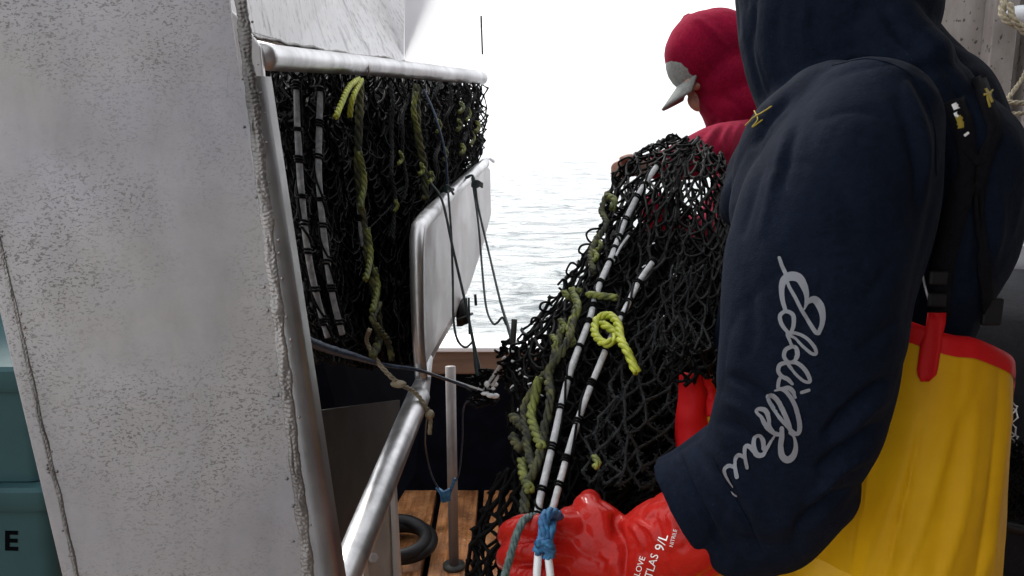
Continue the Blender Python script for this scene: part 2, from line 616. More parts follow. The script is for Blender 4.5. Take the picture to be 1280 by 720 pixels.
def fuse(mb, name, m, parent, voxel=0.005, smooth=8, folds=(), wob=0.0, wobs=8, post=None, ridge=0.0, ridges=13):
    """join overlapping closed shapes into ONE continuous surface, then press folds into it"""
    me = bpy.data.meshes.new('tmp')
    me.from_pydata(mb.v, [], mb.f)
    bm = bmesh.new()
    bm.from_mesh(me)
    bmesh.ops.recalc_face_normals(bm, faces=bm.faces)
    bm.to_mesh(me)
    bm.free()
    o = bpy.data.objects.new('tmp', me)
    COL.objects.link(o)
    a = o.modifiers.new('r', 'REMESH')
    a.mode = 'VOXEL'
    a.voxel_size = voxel
    s = o.modifiers.new('s', 'SMOOTH')
    s.iterations = smooth
    s.factor = 0.5
    dg = bpy.context.evaluated_depsgraph_get()
    ev = bpy.data.meshes.new_from_object(o.evaluated_get(dg))
    n = len(ev.vertices)
    co = np.zeros(n * 3)
    no = np.zeros(n * 3)
    ev.vertices.foreach_get('co', co)
    ev.vertices.foreach_get('normal', no)
    co = co.reshape(-1, 3)
    no = no.reshape(-1, 3)
    disp = np.zeros(n)
    for pts, amp, wd in folds:
        # polyline in (px,py) : ridge or furrow measured in picture-projected angle around the line, on near side only
        loc = project(co)
        line = catmull([q[:2] for q in pts], 24)
        dmin = np.full(n, 1e9)
        tt = np.zeros(n)
        for i in range(len(line) - 1):
            ab = line[i + 1] - line[i]
            L2 = ab.dot(ab) + 1e-9
            u = np.clip(((loc - line[i]) @ ab) / L2, 0, 1)
            dd = np.linalg.norm(loc - line[i] - u[:, None] * ab, axis=1)
            k = dd < dmin
            dmin = np.where(k, dd, dmin)
            tt = np.where(k, (i + u) / (len(line) - 1), tt)
        view = co - np.array(CAM)
        near = np.clip(-(no * view).sum(1) / np.linalg.norm(view, axis=1) * 1.6, 0, 1)
        taper = np.sin(np.clip(tt, 0.0, 1) * math.pi) ** 0.5
        disp += amp * np.exp(-(dmin / wd) ** 2) * near * taper
    if wob:
        for i in range(n):
            q = Vector(co[i])
            disp[i] += wob * noise.noise(q * wobs) + wob * 0.4 * noise.noise(q * wobs * 2.7)
    if ridge:
        for i in range(n):
            q = Vector(co[i])
            q = q + Vector((noise.noise(q * 6), noise.noise(q * 6 + Vector((3, 1, 2))), 0)) * .05
            a1 = 1 - abs(noise.noise(Vector((q.x * ridges, q.y * ridges, q.z * ridges * .55))))
            disp[i] -= ridge * (a1 ** 8)
    co = co + no * disp[:, None]
    if post is not None:
        co = post(co, no)
    faces = [tuple(p.vertices) for p in ev.polygons]
    bpy.data.objects.remove(o)
    return obj(name, co, faces, m, parent)


def project(co):
    r = co - np.array(CAM)
    d = r @ np.array(FW)
    return np.stack([640 + FPX * (r @ np.array(RT)) / d, 360 - FPX * (r @ np.array(UP)) / d], axis=1)


def bvh(o):
    me = o.data
    off = Vector(o['_o']) if '_o' in o else Vector()
    return BVHTree.FromPolygons([v.co + off for v in me.vertices], [tuple(p.vertices) for p in me.polygons])


def hit(tree, px, py, lift=0.0008):
    d = (P(px, py, 1) - CAM).normalized()
    loc, nrm, _, _ = tree.ray_cast(CAM, d)
    if loc is None:
        return None, None
    if nrm.dot(d) > 0:
        nrm = -nrm
    return loc + nrm * lift, nrm


# ---------------------------- netting
def vnoise(x, y, seed, octs=3):
    rs = np.random.RandomState(seed)
    o = np.zeros_like(x)
    for k in range(octs * 4):
        f = (1.5 + 2.4 * (k // 4) ** 1.4) * (0.7 + 0.6 * rs.rand())
        th = rs.rand() * 6.28
        o += np.sin(2 * math.pi * f * (x * math.cos(th) + y * math.sin(th)) + rs.rand() * 6.28) / (1 + k // 4)
    return o / (octs * 1.6)


def surf(ctrl, mirror=False):
    g = np.array(ctrl, dtype=float)          # rows x cols x (px,py,d)

    def S(u, v):
        nr, nc = g.shape[:2]
        def cr(arr, t):                      # catmull along the first axis, vectorised per sample
            k = arr.shape[0]
            t = np.clip(t, 0, 1) * (k - 1 - 1e-9)
            i = t.astype(int)
            f = (t - i)[:, None]
            ext = np.concatenate([2 * arr[:1] - arr[1:2], arr, 2 * arr[-1:] - arr[-2:-1]])
            return i, f, ext
        # evaluate along columns for each of the 4 neighbouring rows
        i, f, ext = cr(g, v)
        j = np.clip(u, 0, 1) * (nc - 1 - 1e-9)
        jj = j.astype(int)
        fu = (j - jj)[:, None]
        ex2 = np.concatenate([2 * ext[:, :1] - ext[:, 1:2], ext, 2 * ext[:, -1:] - ext[:, -2:-1]], axis=1)
        def w4(t):
            return [(-t + 2 * t ** 2 - t ** 3) / 2, (2 - 5 * t ** 2 + 3 * t ** 3) / 2, (t + 4 * t ** 2 - 3 * t ** 3) / 2, (-t ** 2 + t ** 3) / 2]
        wu, wv = w4(fu), w4(f)
        out = 0
        for a in range(4):
            for b in range(4):
                out = out + wv[a] * wu[b] * ex2[i + a, jj + b]
        return out
    return S


def px2w(q):
    d = q[:, 2:3]
    return np.array(CAM) + d * (np.array(FW) + np.array(RT) * ((q[:, 0:1] - 640) / FPX) + np.array(UP) * ((360 - q[:, 1:2]) / FPX))


def netting(mb, ctrl, nu, nv, r, seed=0, jit=0.3, amp=(10, 10, 0.03), sides=5, keep=1.0, knots=True, fold=0.0, pleat=None, rng=(0, 1, 0, 1)):
    """diamond mesh of knotted twine over a crumpled surface given by control points"""
    S = surf(ctrl)
    rs = np.random.RandomState(seed)
    I, J = np.meshgrid(np.arange(nu + 1), np.arange(nv + 1), indexing='ij')
    U = (I + 0.5 * (J % 2)) / (nu + 0.5)
    V = J / nv
    U = U + rs.uniform(-jit, jit, U.shape) / nu
    V = V + rs.uniform(-jit, jit, V.shape) / nv
    if fold:
        U = U + fold * vnoise(U * 1.3, V * 0.7, seed + 50, 2) * np.sin(math.pi * np.clip(U, 0, 1))
        V = V + fold * 0.7 * vnoise(U * 0.8, V * 1.1, seed + 60, 2) * np.sin(math.pi * np.clip(V, 0, 1))
    U = np.clip(U, 0, 1)
    V = np.clip(V, 0, 1)
    sh = U.shape
    u, v = U.ravel(), V.ravel()
    uu = rng[0] + u * (rng[1] - rng[0])
    vv = rng[2] + v * (rng[3] - rng[2])
    q = S(uu, vv)
    q[:, 0] += amp[0] * vnoise(u * 1.5, v * 1.5, seed + 1)
    q[:, 1] += amp[1] * vnoise(u * 1.5, v * 1.5, seed + 2)
    q[:, 2] += amp[2] * vnoise(u * 2.0, v * 2.0, seed + 3)
    if pleat:
        ph = 2 * math.pi * pleat[0] * (u + 0.10 * vnoise(u * .6, v * .8, seed % 7 + 900, 2)) + .5 * seed
        q[:, 2] += pleat[1] * np.sin(ph)
        q[:, 0] += pleat[2] * np.sin(ph * 1.0 + 1.2)
    W = px2w(q)
    idx = np.arange(len(u)).reshape(sh)
    e = []
    for j in range(nv):
        for i in range(nu + 1):
            a = idx[i, j]
            if j % 2 == 0:
                nb = [i, i - 1]
            else:
                nb = [i, i + 1]
            for k in nb:
                if 0 <= k <= nu and rs.rand() < keep:
                    e.append((a, idx[k, j + 1]))
    e = np.array(e)
    A, B = W[e[:, 0]], W[e[:, 1]]
    T = B - A
    L = np.linalg.norm(T, axis=1)
    ok = L > 1e-4
    A, B, T, L = A[ok], B[ok], T[ok], L[ok]
    t = T / L[:, None]
    ref = rs.normal(size=t.shape)
    b = ref - t * (ref * t).sum(1)[:, None]
    b /= np.linalg.norm(b, axis=1)[:, None]
    a = np.cross(t, b)
    n = len(A)
    sag = rs.uniform(-0.10, 0.10, (n, 1)) * L[:, None]
    rings = []
    for s in (0.0, 0.33, 0.67, 1.0):
        c = A + T * s + b * sag * math.sin(math.pi * s) + np.array([0, 0, -0.06]) * (L[:, None] * math.sin(math.pi * s))
        rad = r * (1.35 if s in (0.0, 1.0) else 1.0) * rs.uniform(0.8, 1.2, (n, 1))
        for k in range(sides):
            th = 2 * math.pi * k / sides
            rings.append(c + rad * (a * math.cos(th) + b * math.sin(th)))
    Vv = np.stack(rings, axis=1).reshape(-1, 3)          # n, 4*sides
    base = np.arange(n) * 4 * sides
    F = []
    for s in range(3):
        for k in range(sides):
            F.append(np.stack([base + s * sides + k, base + s * sides + (k + 1) % sides, base + (s + 1) * sides + (k + 1) % sides, base + (s + 1) * sides + k], axis=1))
    F = np.concatenate(F)
    n0 = len(mb.v)
    mb.v += Vv.tolist()
    mb.f += (F + n0).tolist()
    if knots:
        K = W
        kv = []
        for dx in ((1, 0, 0), (-1, 0, 0), (0, 1, 0), (0, -1, 0), (0, 0, 1), (0, 0, -1)):
            kv.append(K + np.array(dx) * r * rs.uniform(1.5, 2.4, (len(K), 1)))
        kv = np.stack(kv, axis=1).reshape(-1, 3)
        kb = np.arange(len(K)) * 6
        n0 = len(mb.v)
        kf = []
        for tri in ((0, 2, 4), (2, 1, 4), (1, 3, 4), (3, 0, 4), (2, 0, 5), (1, 2, 5), (3, 1, 5), (0, 3, 5)):
            kf.append(np.stack([kb + q for q in tri], axis=1))
        mb.v += kv.tolist()
        mb.f += (np.concatenate(kf) + n0).tolist()


def dashed_line(parent, pts, r, dash=0.032, seed=1, mwhite='lead'):
    """a pale line seized to the net by black lashings"""
    p, s = arclen_resample([tuple(x) for x in pts], 0.004)
    mb = MB()
    tube(mb, [tuple(x) for x in p[::3]], r, 8, res=len(p))
    o = mb.build('float_line', M[mwhite], parent)
    wr = MB()
    rs = random.Random(seed)
    # one continuous seizing twine: long open turns between tight ones
    q = [p[0]]
    a_ = 0.0
    t = 0.0
    hel = []
    while t < s[-1] - 0.012:
        ln = rs.uniform(0.004, 0.012)
        turns = max(2, int(ln / 0.0032))
        for k in range(turns * 7):
            fr = k / (turns * 7)
            hel.append((t + ln * fr, a_ + fr * turns * 2 * math.pi))
        a_ += turns * 2 * math.pi
        t += ln
        gap = dash * rs.uniform(0.5, 1.2)
        da = rs.choice((0.6, 1.2, 2.2, 3.0))
        for k in range(6):
            hel.append((t + gap * k / 6, a_ + da * k / 6))
        a_ += da
        t += gap
    _, A, B = frames(p)
    out = []
    for tt, aa in hel:
        fi = min(tt / s[-1], 0.9999) * (len(p) - 1)
        i = int(fi); fr = fi - i
        c = p[i] * (1 - fr) + p[min(i + 1, len(p) - 1)] * fr
        out.append(tuple(c + (A[i] * math.cos(aa) + B[i] * math.sin(aa)) * (r + 0.0010)))
    tube(wr, out, 0.0017, 5, res=len(out))
    wr.build('lashing', M['net'], o)
    return o


# ================================================================== SETTING
# sea
def build_sea():
    nx, ny = 150, 190
    xs = np.linspace(-1, 1, nx)
    ys = np.linspace(0, 1, ny)
    v = []
    for j in range(ny):
        y = 3.6 + 60 * ys[j] ** 2.2 if True else 0
        for i in range(nx):
            x = xs[i] * (9 + y * 0.95)
            sc = 1.0
            z = 0.06 * noise.noise(Vector((x * .5, y * .8, 1.3))) + 0.035 * noise.noise(Vector((x * 1.3, y * 2.3, 7))) + 0.015 * noise.noise(Vector((x * 3, y * 5, 3)))
            v.append((x, y, -0.75 + z))
    f = [(j * nx + i, j * nx + i + 1, (j + 1) * nx + i + 1, (j + 1) * nx + i) for j in range(ny - 1) for i in range(nx - 1)]
    o = obj('water', v, f, M['sea'])
    tag(o, kind='structure')
    # far water and the water round the hull
    far = MB()
    far.add([(-6000, -3000, -0.95), (6000, -3000, -0.95), (6000, 7000, -0.95), (-6000, 7000, -0.95)], [(0, 1, 2, 3)])
    tag(far.build('sea', M['sea']), kind='structure')


build_sea()

# deck: planks running away from the camera
dk = MB()
x = -2.4
while x < 2.6:
    wdt = 0.150
    box(dk, (x + wdt / 2 - 0.083 + 0.0, 1.0, -0.02), (wdt / 2 - 0.007, 0, 0), (0, 2.14, 0), (0, 0, 0.02))
    x += wdt + 0.008
deck = dk.build('deck', M['wood'], smooth=False)
bevel(deck, 0.004)
tag(deck, kind='structure')
ub = MB()
box(ub, (0.1, 1.0, -0.08), (2.6, 0, 0), (0, 2.15, 0), (0, 0, 0.035))
tag(ub.build('deck_underlay', M['paint_dark'], smooth=False), kind='structure')

# ---------------- unseen shelter added over and behind the camera to darken the foreground
sh = thing('light_blocker', 'grey metal deck shelter roof and rear wall over the working deck', 'shelter', (1.0, -1.0, 0))
m_ = MB(); box(m_, (1.60, -0.55, 2.33), (1.50, 0, 0), (0, 2.05, 0), (0, 0, 0.02)); m_.build('roof', M['wall'], sh, False)
m_ = MB(); box(m_, (1.60, -2.6, 1.15), (1.50, 0, 0), (0, 0.02, 0), (0, 0, 1.15)); m_.build('rear_wall', M['wall'], sh, False)
m_ = MB(); box(m_, (3.1, -0.3, 1.15), (0.02, 0, 0), (0, 2.3, 0), (0, 0, 1.15)); m_.build('side_wall', M['wall'], sh, False)
# ---------------- bulwark with brown rail
YB = 3.12
zb = P(600, 441, 3.2).z
bw = thing('bulwark', 'low dark bulwark with white topped brown rail in front of the sea', 'bulwark', (0, YB, 0))
m_ = MB(); box(m_, (0.1, YB + 0.03, (zb - 0.09) / 2 - 0.1), (2.6, 0, 0), (0, 0.02, 0), (0, 0, (zb - 0.09) / 2 + 0.1)); m_.build('inner_plating', M['paint_dark'], bw, False)
m_ = MB(); box(m_, (0.1, YB + 0.04, zb - 0.045), (2.6, 0, 0), (0, 0.055, 0), (0, 0, 0.044)); bevel(m_.build('rail_board', M['brown'], bw, False), 0.004)
m_ = MB(); box(m_, (0.1, YB + 0.07, zb + 0.008), (2.6, 0, 0), (0, 0.10, 0), (0, 0, 0.009)); bevel(m_.build('rail_cap', M['white_metal'], bw, False), 0.004)
for k in range(7):
    m_ = MB(); box(m_, (-2.2 + 0.8 * k, YB - 0.01, (zb - .09) / 2), (0.012, 0, 0), (0, 0.03, 0), (0, 0, (zb - .09) / 2))
    m_.build('stiffener', M['paint_dark'], bw, False)

# stanchion in front of the bulwark
a, b = P(563, 458, 2.75), P(566, 606, 2.75)
st = thing('stanchion', 'thin upright grey pipe standing before the dark bulwark', 'pipe', (b.x, b.y, 0))
m_ = MB(); tube(m_, [a, (b.x, b.y, 0.012)], 0.016, 16); m_.build('pipe', M['dullpipe'], st)
m_ = MB(); tube(m_, [(b.x, b.y, 0), (b.x, b.y, 0.012)], 0.035, 20); m_.build('foot_flange', M['alu_dark'], st)

# ---------------- foreground post
post = thing('metal_post', 'wide pitted aluminium post with rough weld seams at the near left', 'metal post', P(230, 720, 0.85))
D0 = 0.86
# front plate between the two weld lines (and beyond the top and bottom of the frame)
def onpl(px, py):
    return P(px, py, D0 + (px - 345) * 0.00012)
LT, LB = (-68, -20), (138, 900)         # left border line of the plate at the left weld -> extrapolated
def lerp2(a, b, y):
    t = (y - a[1]) / (b[1] - a[1])
    return a[0] + (b[0] - a[0]) * t
wl = ((0, 305), (97, 720)); wr_ = ((289, 20), (388, 720)); bl = ((-64, 150), (72, 722)); br = ((322, 60), (421, 720))
ys = [-420, -60, 150, 400, 640, 900, 1400]
def strip(mb, la, lb, thick, ys=ys, d0=0.0):
    cs = [onpl(lerp2(*la, y), y) for y in ys] + [onpl(lerp2(*lb, y), y) for y in ys[::-1]]
    slab(mb, cs, thick)
m_ = MB(); strip(m_, wl, wr_, 0.012); m_.build('front_plate', M['alu'], post, False)
# rolled corners: quarter-round profile past each weld
def rolled(name, la, lb, sgn, depth, matk, ys=ys):
    mb = MB()
    prof = []
    rows = []
    for y in ys:
        a_ = onpl(lerp2(*la, y), y); b_ = onpl(lerp2(*lb, y), y)
        wdt = (b_ - a_)
        row = [a_]
        wd = wdt.length
        dirx = wdt.normalized()
        back = Vector((0, 1, 0))
        for k in range(0, 9):
            t = k / 8 * math.pi / 2
            rr = wd * 0.62
            row.append(a_ + dirx * (wd - rr + rr * math.sin(t)) + back * (rr * (1 - math.cos(t))))
        row.append(a_ + dirx * wd + back * depth)
        row.append(a_ + back * depth)
        rows.append(row)
    n = len(rows[0])
    v = [p for r_ in rows for p in r_]
    f = []
    for j in range(len(rows) - 1):
        for i in range(n):
            f.append((j * n + i, j * n + (i + 1) % n, (j + 1) * n + (i + 1) % n, (j + 1) * n + i))
    f.append(tuple(range(n))); f.append(tuple((len(rows) - 1) * n + i for i in range(n))[::-1])
    mb.add(v, f)
    o = mb.build(name, M[matk], post, True)
    e = o.modifiers.new('e', 'EDGE_SPLIT'); e.split_angle = R(50)
    return o
rolled('rolled_edge', ((289, 20), (388, 720)), br, 1, 0.035, 'alu_edge', ys=[95, 150, 400, 640, 900, 1400])
rolled('rolled_edge', wl, bl, -1, 0.16, 'alu')

def weld(la, y0, y1, wpx, parent, seed=0, hgt=0.5, big=1.0):
    """a hand-laid bead: overlapping crescent ripples along a seam"""
    rs = random.Random(seed)
    mb = MB()
    rows = []
    n = 15
    y = y0
    wander = 0
    k = 0
    L = (y1 - y0)
    step = 0.9
    while y < y1:
        x = lerp2(*la, y)
        rip = (y / (5.2 + 1.2 * noise.noise(Vector((seed, y * .02, 0))))) % 1.0
        wv = 1 + 0.42 * noise.noise(Vector((seed + 5, y * 0.035, 0))) + 0.10 * noise.noise(Vector((seed + 9, y * .2, 0)))
        cx = x + 2.4 * noise.noise(Vector((seed + 3, y * 0.02, 2)))
        row = []
        for i in range(n):
            s = i / (n - 1) * 2 - 1
            # crescent phase
            ph = (y + 4.5 * s * s + 3.0 * noise.noise(Vector((s * 2, y * .1, seed)))) / 5.6
            fr = ph % 1.0
            h = (1 - s * s) ** 0.5 * (0.72 + 0.30 * (fr ** 0.7) * (1 + noise.noise(Vector((2, y * .05, seed)))) + 0.35 * noise.noise(Vector((s * 1.2, y * .045, seed + 4)))) + 0.22 * noise.noise(Vector((s * 3, y * 0.3, seed + 8)))
            h *= 1 - 0.5 * math.exp(-(s / 0.18) ** 2) * max(0, noise.noise(Vector((1, y * .015, seed + 2)))) * 2
            hh = h * wpx * 0.5 * hgt * D0 / FPX
            pp = onpl(cx + s * wpx / 2 * wv, y)
            row.append(pp + Vector((0, -1, 0)) * (hh if abs(s) < 0.99 else -0.001))
        rows.append(row)
        y += step
    v = [p for r_ in rows for p in r_]
    f = [(j * n + i, j * n + i + 1, (j + 1) * n + i + 1, (j + 1) * n + i) for j in range(len(rows) - 1) for i in range(n - 1)]
    mb.add(v, f)
    for _ in range(int(L / 26)):                 # spatter
        yy = rs.uniform(y0, y1)
        ell(mb, onpl(lerp2(*la, yy) + rs.choice((-1, 1)) * wpx * rs.uniform(.5, .9), yy), rs.uniform(.0008, .0018), 8, m=6)
    return mb.build('weld_bead', M['alu_weld'], parent)

weld(((293, -60), (386, 720)), -420, 1000, 16, post, 3, 0.5)
weld(wl, 250, 1000, 7, post, 11, 0.8)

# ---------------- overhead panel, gusset and white side panel
op = thing('overhead_panel', 'bright streaked metal panel above the net opening', 'metal panel', P(400, 60, 1.1))
def upper(px):    # depth along the opening's head
    return 1.0 + (px - 325) * (1.0 / 275)
edge = [(280, -4), (284, 30), (305, 38), (322, 47), (345, 50), (372, 57), (400, 62), (430, 66), (455, 72), (480, 71), (505, 78)]
cs = [P(px, py, 1.0 + max(0, px - 291) * 0.0026) for px, py in edge] + [P(506, -160, 1.56 + .45), P(270, -200, 0.98 + .40)]
m_ = MB(); slab(m_, cs, 0.02); o = m_.build('streaked_plate', M['streak'], op, False)
# wavy torch-cut lip
m_ = MB()
lip = []
for k in range(70):
    t = k / 69 * (len(edge) - 2) + 1
    i = min(int(t), len(edge) - 2); fr = t - i
    px = edge[i][0] * (1 - fr) + edge[i + 1][0] * fr; py = edge[i][1] * (1 - fr) + edge[i + 1][1] * fr
    lip.append(P(px, py + 3 * noise.noise(Vector((px * .06, 0, 0))), 0.998 + max(0, px - 291) * 0.0026))
tube(m_, lip, [0.0022 + 0.0016 * abs(noise.noise(Vector((k * .35, 2, 0)))) for k in range(70)], 8, res=140, jit=.2)
m_.build('weld_bead', M['alu_weld'], op)
m_ = MB(); slab(m_, [P(506, 80, 1.57), P(600, 98, 1.98), P(604, -260, 1.98), P(506, -260, 1.57)], 0.001); m_.build('white_panel', M['sheet'], op, False)
m_ = MB(); tube(m_, [P(601.5, 20, 1.96), P(603, 68, 1.96)], 0.0022, 6); m_.build('dark_mark', M['alu_dark'], op)  # thin dark upright mark at the panel's far edge
m_ = MB(); slab(m_, [P(284, 8, 0.975), P(298, 20, 0.975), P(326, 58, 0.975), P(330, 100, 0.975), P(298, 110, 0.975)], 0.01); bevel(m_.build('gusset', M['alu_plain'], op, False), .002)

# ---------------- head rail of the opening
hr = thing('head_rail', 'bright round aluminium rail across the top of the net opening', 'rail', P(330, 70, 1.0))
m_ = MB(); tube(m_, [P(326, 71, 0.99), P(380, 75.5, 1.13), P(470, 83.5, 1.45), P(602, 97.5, 1.95)], [0.0150, .0150, .0155, .0145], 24, res=30)
m_.build('tube', M['pipe'], hr)
m_ = MB(); tube(m_, [P(457, 72, 1.38), P(461, 86, 1.375), P(459, 98, 1.385)], 0.0016, 6); m_.build('weld_ring', M['alu_weld'], hr)

# net bin side plate, with a dark back added to blacken the opening
nb = thing('net_bin', 'dark oily metal bin behind the hanging net', 'bin', P(450, 600, 1.5))
m_ = MB(); slab(m_, [P(300, 60, 1.75), P(575, 100, 2.35), P(560, 330, 2.3), P(528, 470, 2.2), P(520, 590, 2.1), P(490, 640, 2.03), P(486, 760, 2.0), P(300, 800, 1.75)], 0.01); m_.build('dark_backing', M['paint_dark'], nb, False)
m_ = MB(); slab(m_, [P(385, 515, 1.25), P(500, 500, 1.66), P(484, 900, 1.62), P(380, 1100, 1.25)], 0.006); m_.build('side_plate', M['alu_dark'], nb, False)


# ---------------- chute plate and rail
ch = thing('net_roller_guide', 'white metal side plate with rounded lip and long pipe rail, beside the hanging net', 'guide rail', P(525, 480, 1.36))
plate = [(530, 276, 1.38), (608, 206, 2.05), (613, 212, 2.08), (614, 268, 2.08), (606, 300, 2.0), (588, 356, 1.82), (566, 405, 1.66), (545, 442, 1.50), (528, 480, 1.38), (524, 470, 1.36), (523, 300, 1.36)]
def chute_pt(px, py):
    d = 1.36 + (px - 523) / 90.0 * 0.70
    return P(px, py, d)
m_ = MB(); slab(m_, [chute_pt(q[0], q[1]) for q in plate], 0.006); bevel(m_.build('side_plate', M['alu_plain'], ch, False), .0015)
m_ = MB()
# rolled lip: runs up the near edge and along the top
lipp = [chute_pt(527, 475) , chute_pt(523, 420), chute_pt(521, 340), chute_pt(522, 295), chute_pt(530, 276), chute_pt(560, 246), chute_pt(590, 218), chute_pt(606, 204)]
tube(m_, lipp, [0.010, .010, .011, .012, .013, .0125, .012, .011], 16, res=60)
m_.build('rolled_lip', M['pipe'], ch)
m_ = MB(); tube(m_, [chute_pt(606, 203) + Vector((0, -.01, 0)), chute_pt(611, 198), chute_pt(617, 202)], 0.0035, 8); m_.build('lip_wire', M['pipe'], ch)
m_ = MB(); tube(m_, [P(523, 496, 1.37), P(500, 552, 1.22), P(468, 630, 1.08), P(425, 735, 0.95), P(380, 850, 0.85)], 0.0178, 28, res=40); m_.build('rail_pipe', M['pipe'], ch)
m_ = MB(); tube(m_, [P(535, 448, 1.46), P(529, 475, 1.40), P(522, 498, 1.365)], [0.008, .012, .0175], 16); m_.build('taper_joint', M['alu_plain'], ch)
m_ = MB(); slab(m_, [P(455, 660, 1.25), P(487, 600, 1.34), P(500, 745, 1.34), P(508, 1150, 1.34), P(450, 1250, 1.25)], 0.005); m_.build('leg_plate', M['alu_plain'], ch, False)
m_ = MB(); slab(m_, [P(487, 598, 1.335), P(492, 598, 1.335), P(500, 745, 1.335), P(513, 1150, 1.335), P(507, 1150, 1.335), P(494, 745, 1.335)], 0.03); m_.build('leg_flange', M['alu_plain'], ch, False)
bt = MB(); tube(bt, [P(466, 697, 1.275), P(466.5, 697, 1.26)], 0.0075, 6); tube(bt, [P(466.5, 697, 1.262), P(467, 697, 1.245)], 0.0042, 10)
bt.build('bolt', M['pipe'], ch, False)
m_ = MB(); slab(m_, [P(575, 384, 1.72), P(584, 372, 1.74), P(586, 404, 1.74), P(577, 408, 1.72)], 0.012)
tube(m_, [P(586, 372, 1.74), P(587, 418, 1.74)], 0.0024, 8); tube(m_, [P(594, 368, 1.78), P(595, 382, 1.78)], 0.003, 8); tube(m_, [P(572, 400, 1.7), P(590, 392, 1.76)], 0.003, 8)
m_.build('latch', M['rubber'], ch)

# bright off-cut board on deck at the bottom edge
m_ = MB(); box(m_, P(513, 722, 1.9) , (0.025, 0, 0), (0, .03, 0), (0, 0, 0.006))
bwt = m_.build('white_block', M['white_metal'], None, False)
tag(bwt, 'small white block at the foot of the metal leg plate', 'block')
zz = bwt.data
cen = P(513, 716, 2.6)
for v in zz.vertices:
    v.co = v.co - P(513, 722, 1.9) + Vector((P(513, 724, 2.62).x, P(513, 724, 2.62).y, 0.008))

# black hose coiled on the deck
hz = MB()
pts = []
hc = P(497, 612, 2.85)
for k in range(40):
    a_ = k / 39 * 2 * math.pi * 2.2 + 0.5
    rr = 0.095 + 0.012 * math.sin(a_ * 1.3)
    pts.append((hc.x + rr * math.cos(a_), hc.y + rr * 1.15 * math.sin(a_), 0.03 + 0.018 * k / 20))
tube(hz, pts, 0.021, 12, res=160)
hose = hz.build('hose', M['rubber'])
tag(hose, 'thick black hose coiled on the wooden deck', 'hose')

# ================================================================== TOTES at the left
def tote(z0, h, label, letter=False):
    D = 1.62
    pr = P(64, 610, D)
    xr = pr.x + 0.0
    yf = pr.y
    t = thing('plastic_tote', label, 'storage tote', (xr - 0.3, yf + 0.22, z0), 'stacked teal plastic totes')
    def ring(z, ins, rad=0.03):
        pts_ = []
        x0, x1, y0, y1 = xr - 0.60 + ins, xr - ins, yf + ins, yf + 0.42 - ins
        for cx, cy, a0 in ((x1 - rad, y1 - rad, 0), (x0 + rad, y1 - rad, 90), (x0 + rad, y0 + rad, 180), (x1 - rad, y0 + rad, 270)):
            for q in range(6):
                a_ = R(a0 + q * 18)
                pts_.append((cx + rad * math.cos(a_), cy + rad * math.sin(a_), z))
        return pts_
    def stack(rings, name, par):
        mb = MB(); n = len(rings[0])
        v = [p for r_ in rings for p in r_]
        f = [(j * n + i, j * n + (i + 1) % n, (j + 1) * n + (i + 1) % n, (j + 1) * n + i) for j in range(len(rings) - 1) for i in range(n)]
        f += [tuple(range(n))[::-1], tuple((len(rings) - 1) * n + i for i in range(n))]
        mb.add(v, f)
        o = mb.build(name, M['tote'], par, True)
        e = o.modifiers.new('e', 'EDGE_SPLIT'); e.split_angle = R(40)
        return o
    bd = stack([ring(z0, 0.030), ring(z0 + 0.004, 0.026), ring(z0 + h * 0.82, 0.012)], 'body', t)
    stack([ring(z0 + h * 0.80, 0.004), ring(z0 + h * 0.84, 0.0), ring(z0 + h * 0.97, 0.0), ring(z0 + h, 0.006), ring(z0 + h + 0.001, 0.02)], 'lid', t)
    for k in range(4):
        mb = MB(); xx = xr - 0.16 - k * 0.1
        box(mb, (xx, yf + 0.018, z0 + h * 0.55), (0.004, 0, 0), (0, 0.006, 0), (0, 0, h * .25))
        mb.build('rib', M['tote'], t, False)
    return t, bd, yf
zt = P(64, 612, 1.62).z
hT = (P(64, 450, 1.62).z - zt)
zb_ = zt - hT
t1, _, _ = tote(zt, hT, 'teal plastic tote on top of its stack behind the metal post')
t2, body2, yf2 = tote(zb_, hT, 'teal plastic tote marked with a black letter, just below the top one')
zlow = zb_
k = 0
while zlow > 0.05:
    hh = min(hT, zlow) if zlow < hT * 1.5 else hT
    lab = ['teal plastic tote third from the top of the stack behind the post', 'lowest teal plastic tote on the deck behind the post', 'teal plastic tote at deck level'][k]
    tote(zlow - hh, hh - 0.001, lab)
    zlow -= hh
    k += 1


def text_mesh(s, size, bold=0.0):
    cu = bpy.data.curves.new('t', 'FONT')
    cu.body = s
    cu.size = size
    cu.offset = bold
    cu.resolution_u = 3
    o = bpy.data.objects.new('t', cu)
    COL.objects.link(o)
    me = bpy.data.meshes.new_from_object(o.evaluated_get(bpy.context.evaluated_depsgraph_get()))
    v = [tuple(q.co) for q in me.vertices]
    f = [tuple(p.vertices) for p in me.polygons]
    bpy.data.objects.remove(o)
    return v, f


tv, tf = text_mesh('E', 1.0, 0.03)
mxx = max(q[0] for q in tv); mny = min(q[1] for q in tv); mxy = max(q[1] for q in tv)
tree_t = bvh(body2)
vv = []
for q in tv:
    px = 23 - (mxx - q[0]) * 36
    py = 688 - (q[1] - mny) / (mxy - mny) * 25 + (px - 10) * 0.02
    h_, _ = hit(tree_t, px, py, 0.001)
    vv.append(h_ if h_ else P(px, py, 1.6))
mb = MB(); mb.add(vv, tf); mb.build('letter', M['black'], t2, False)

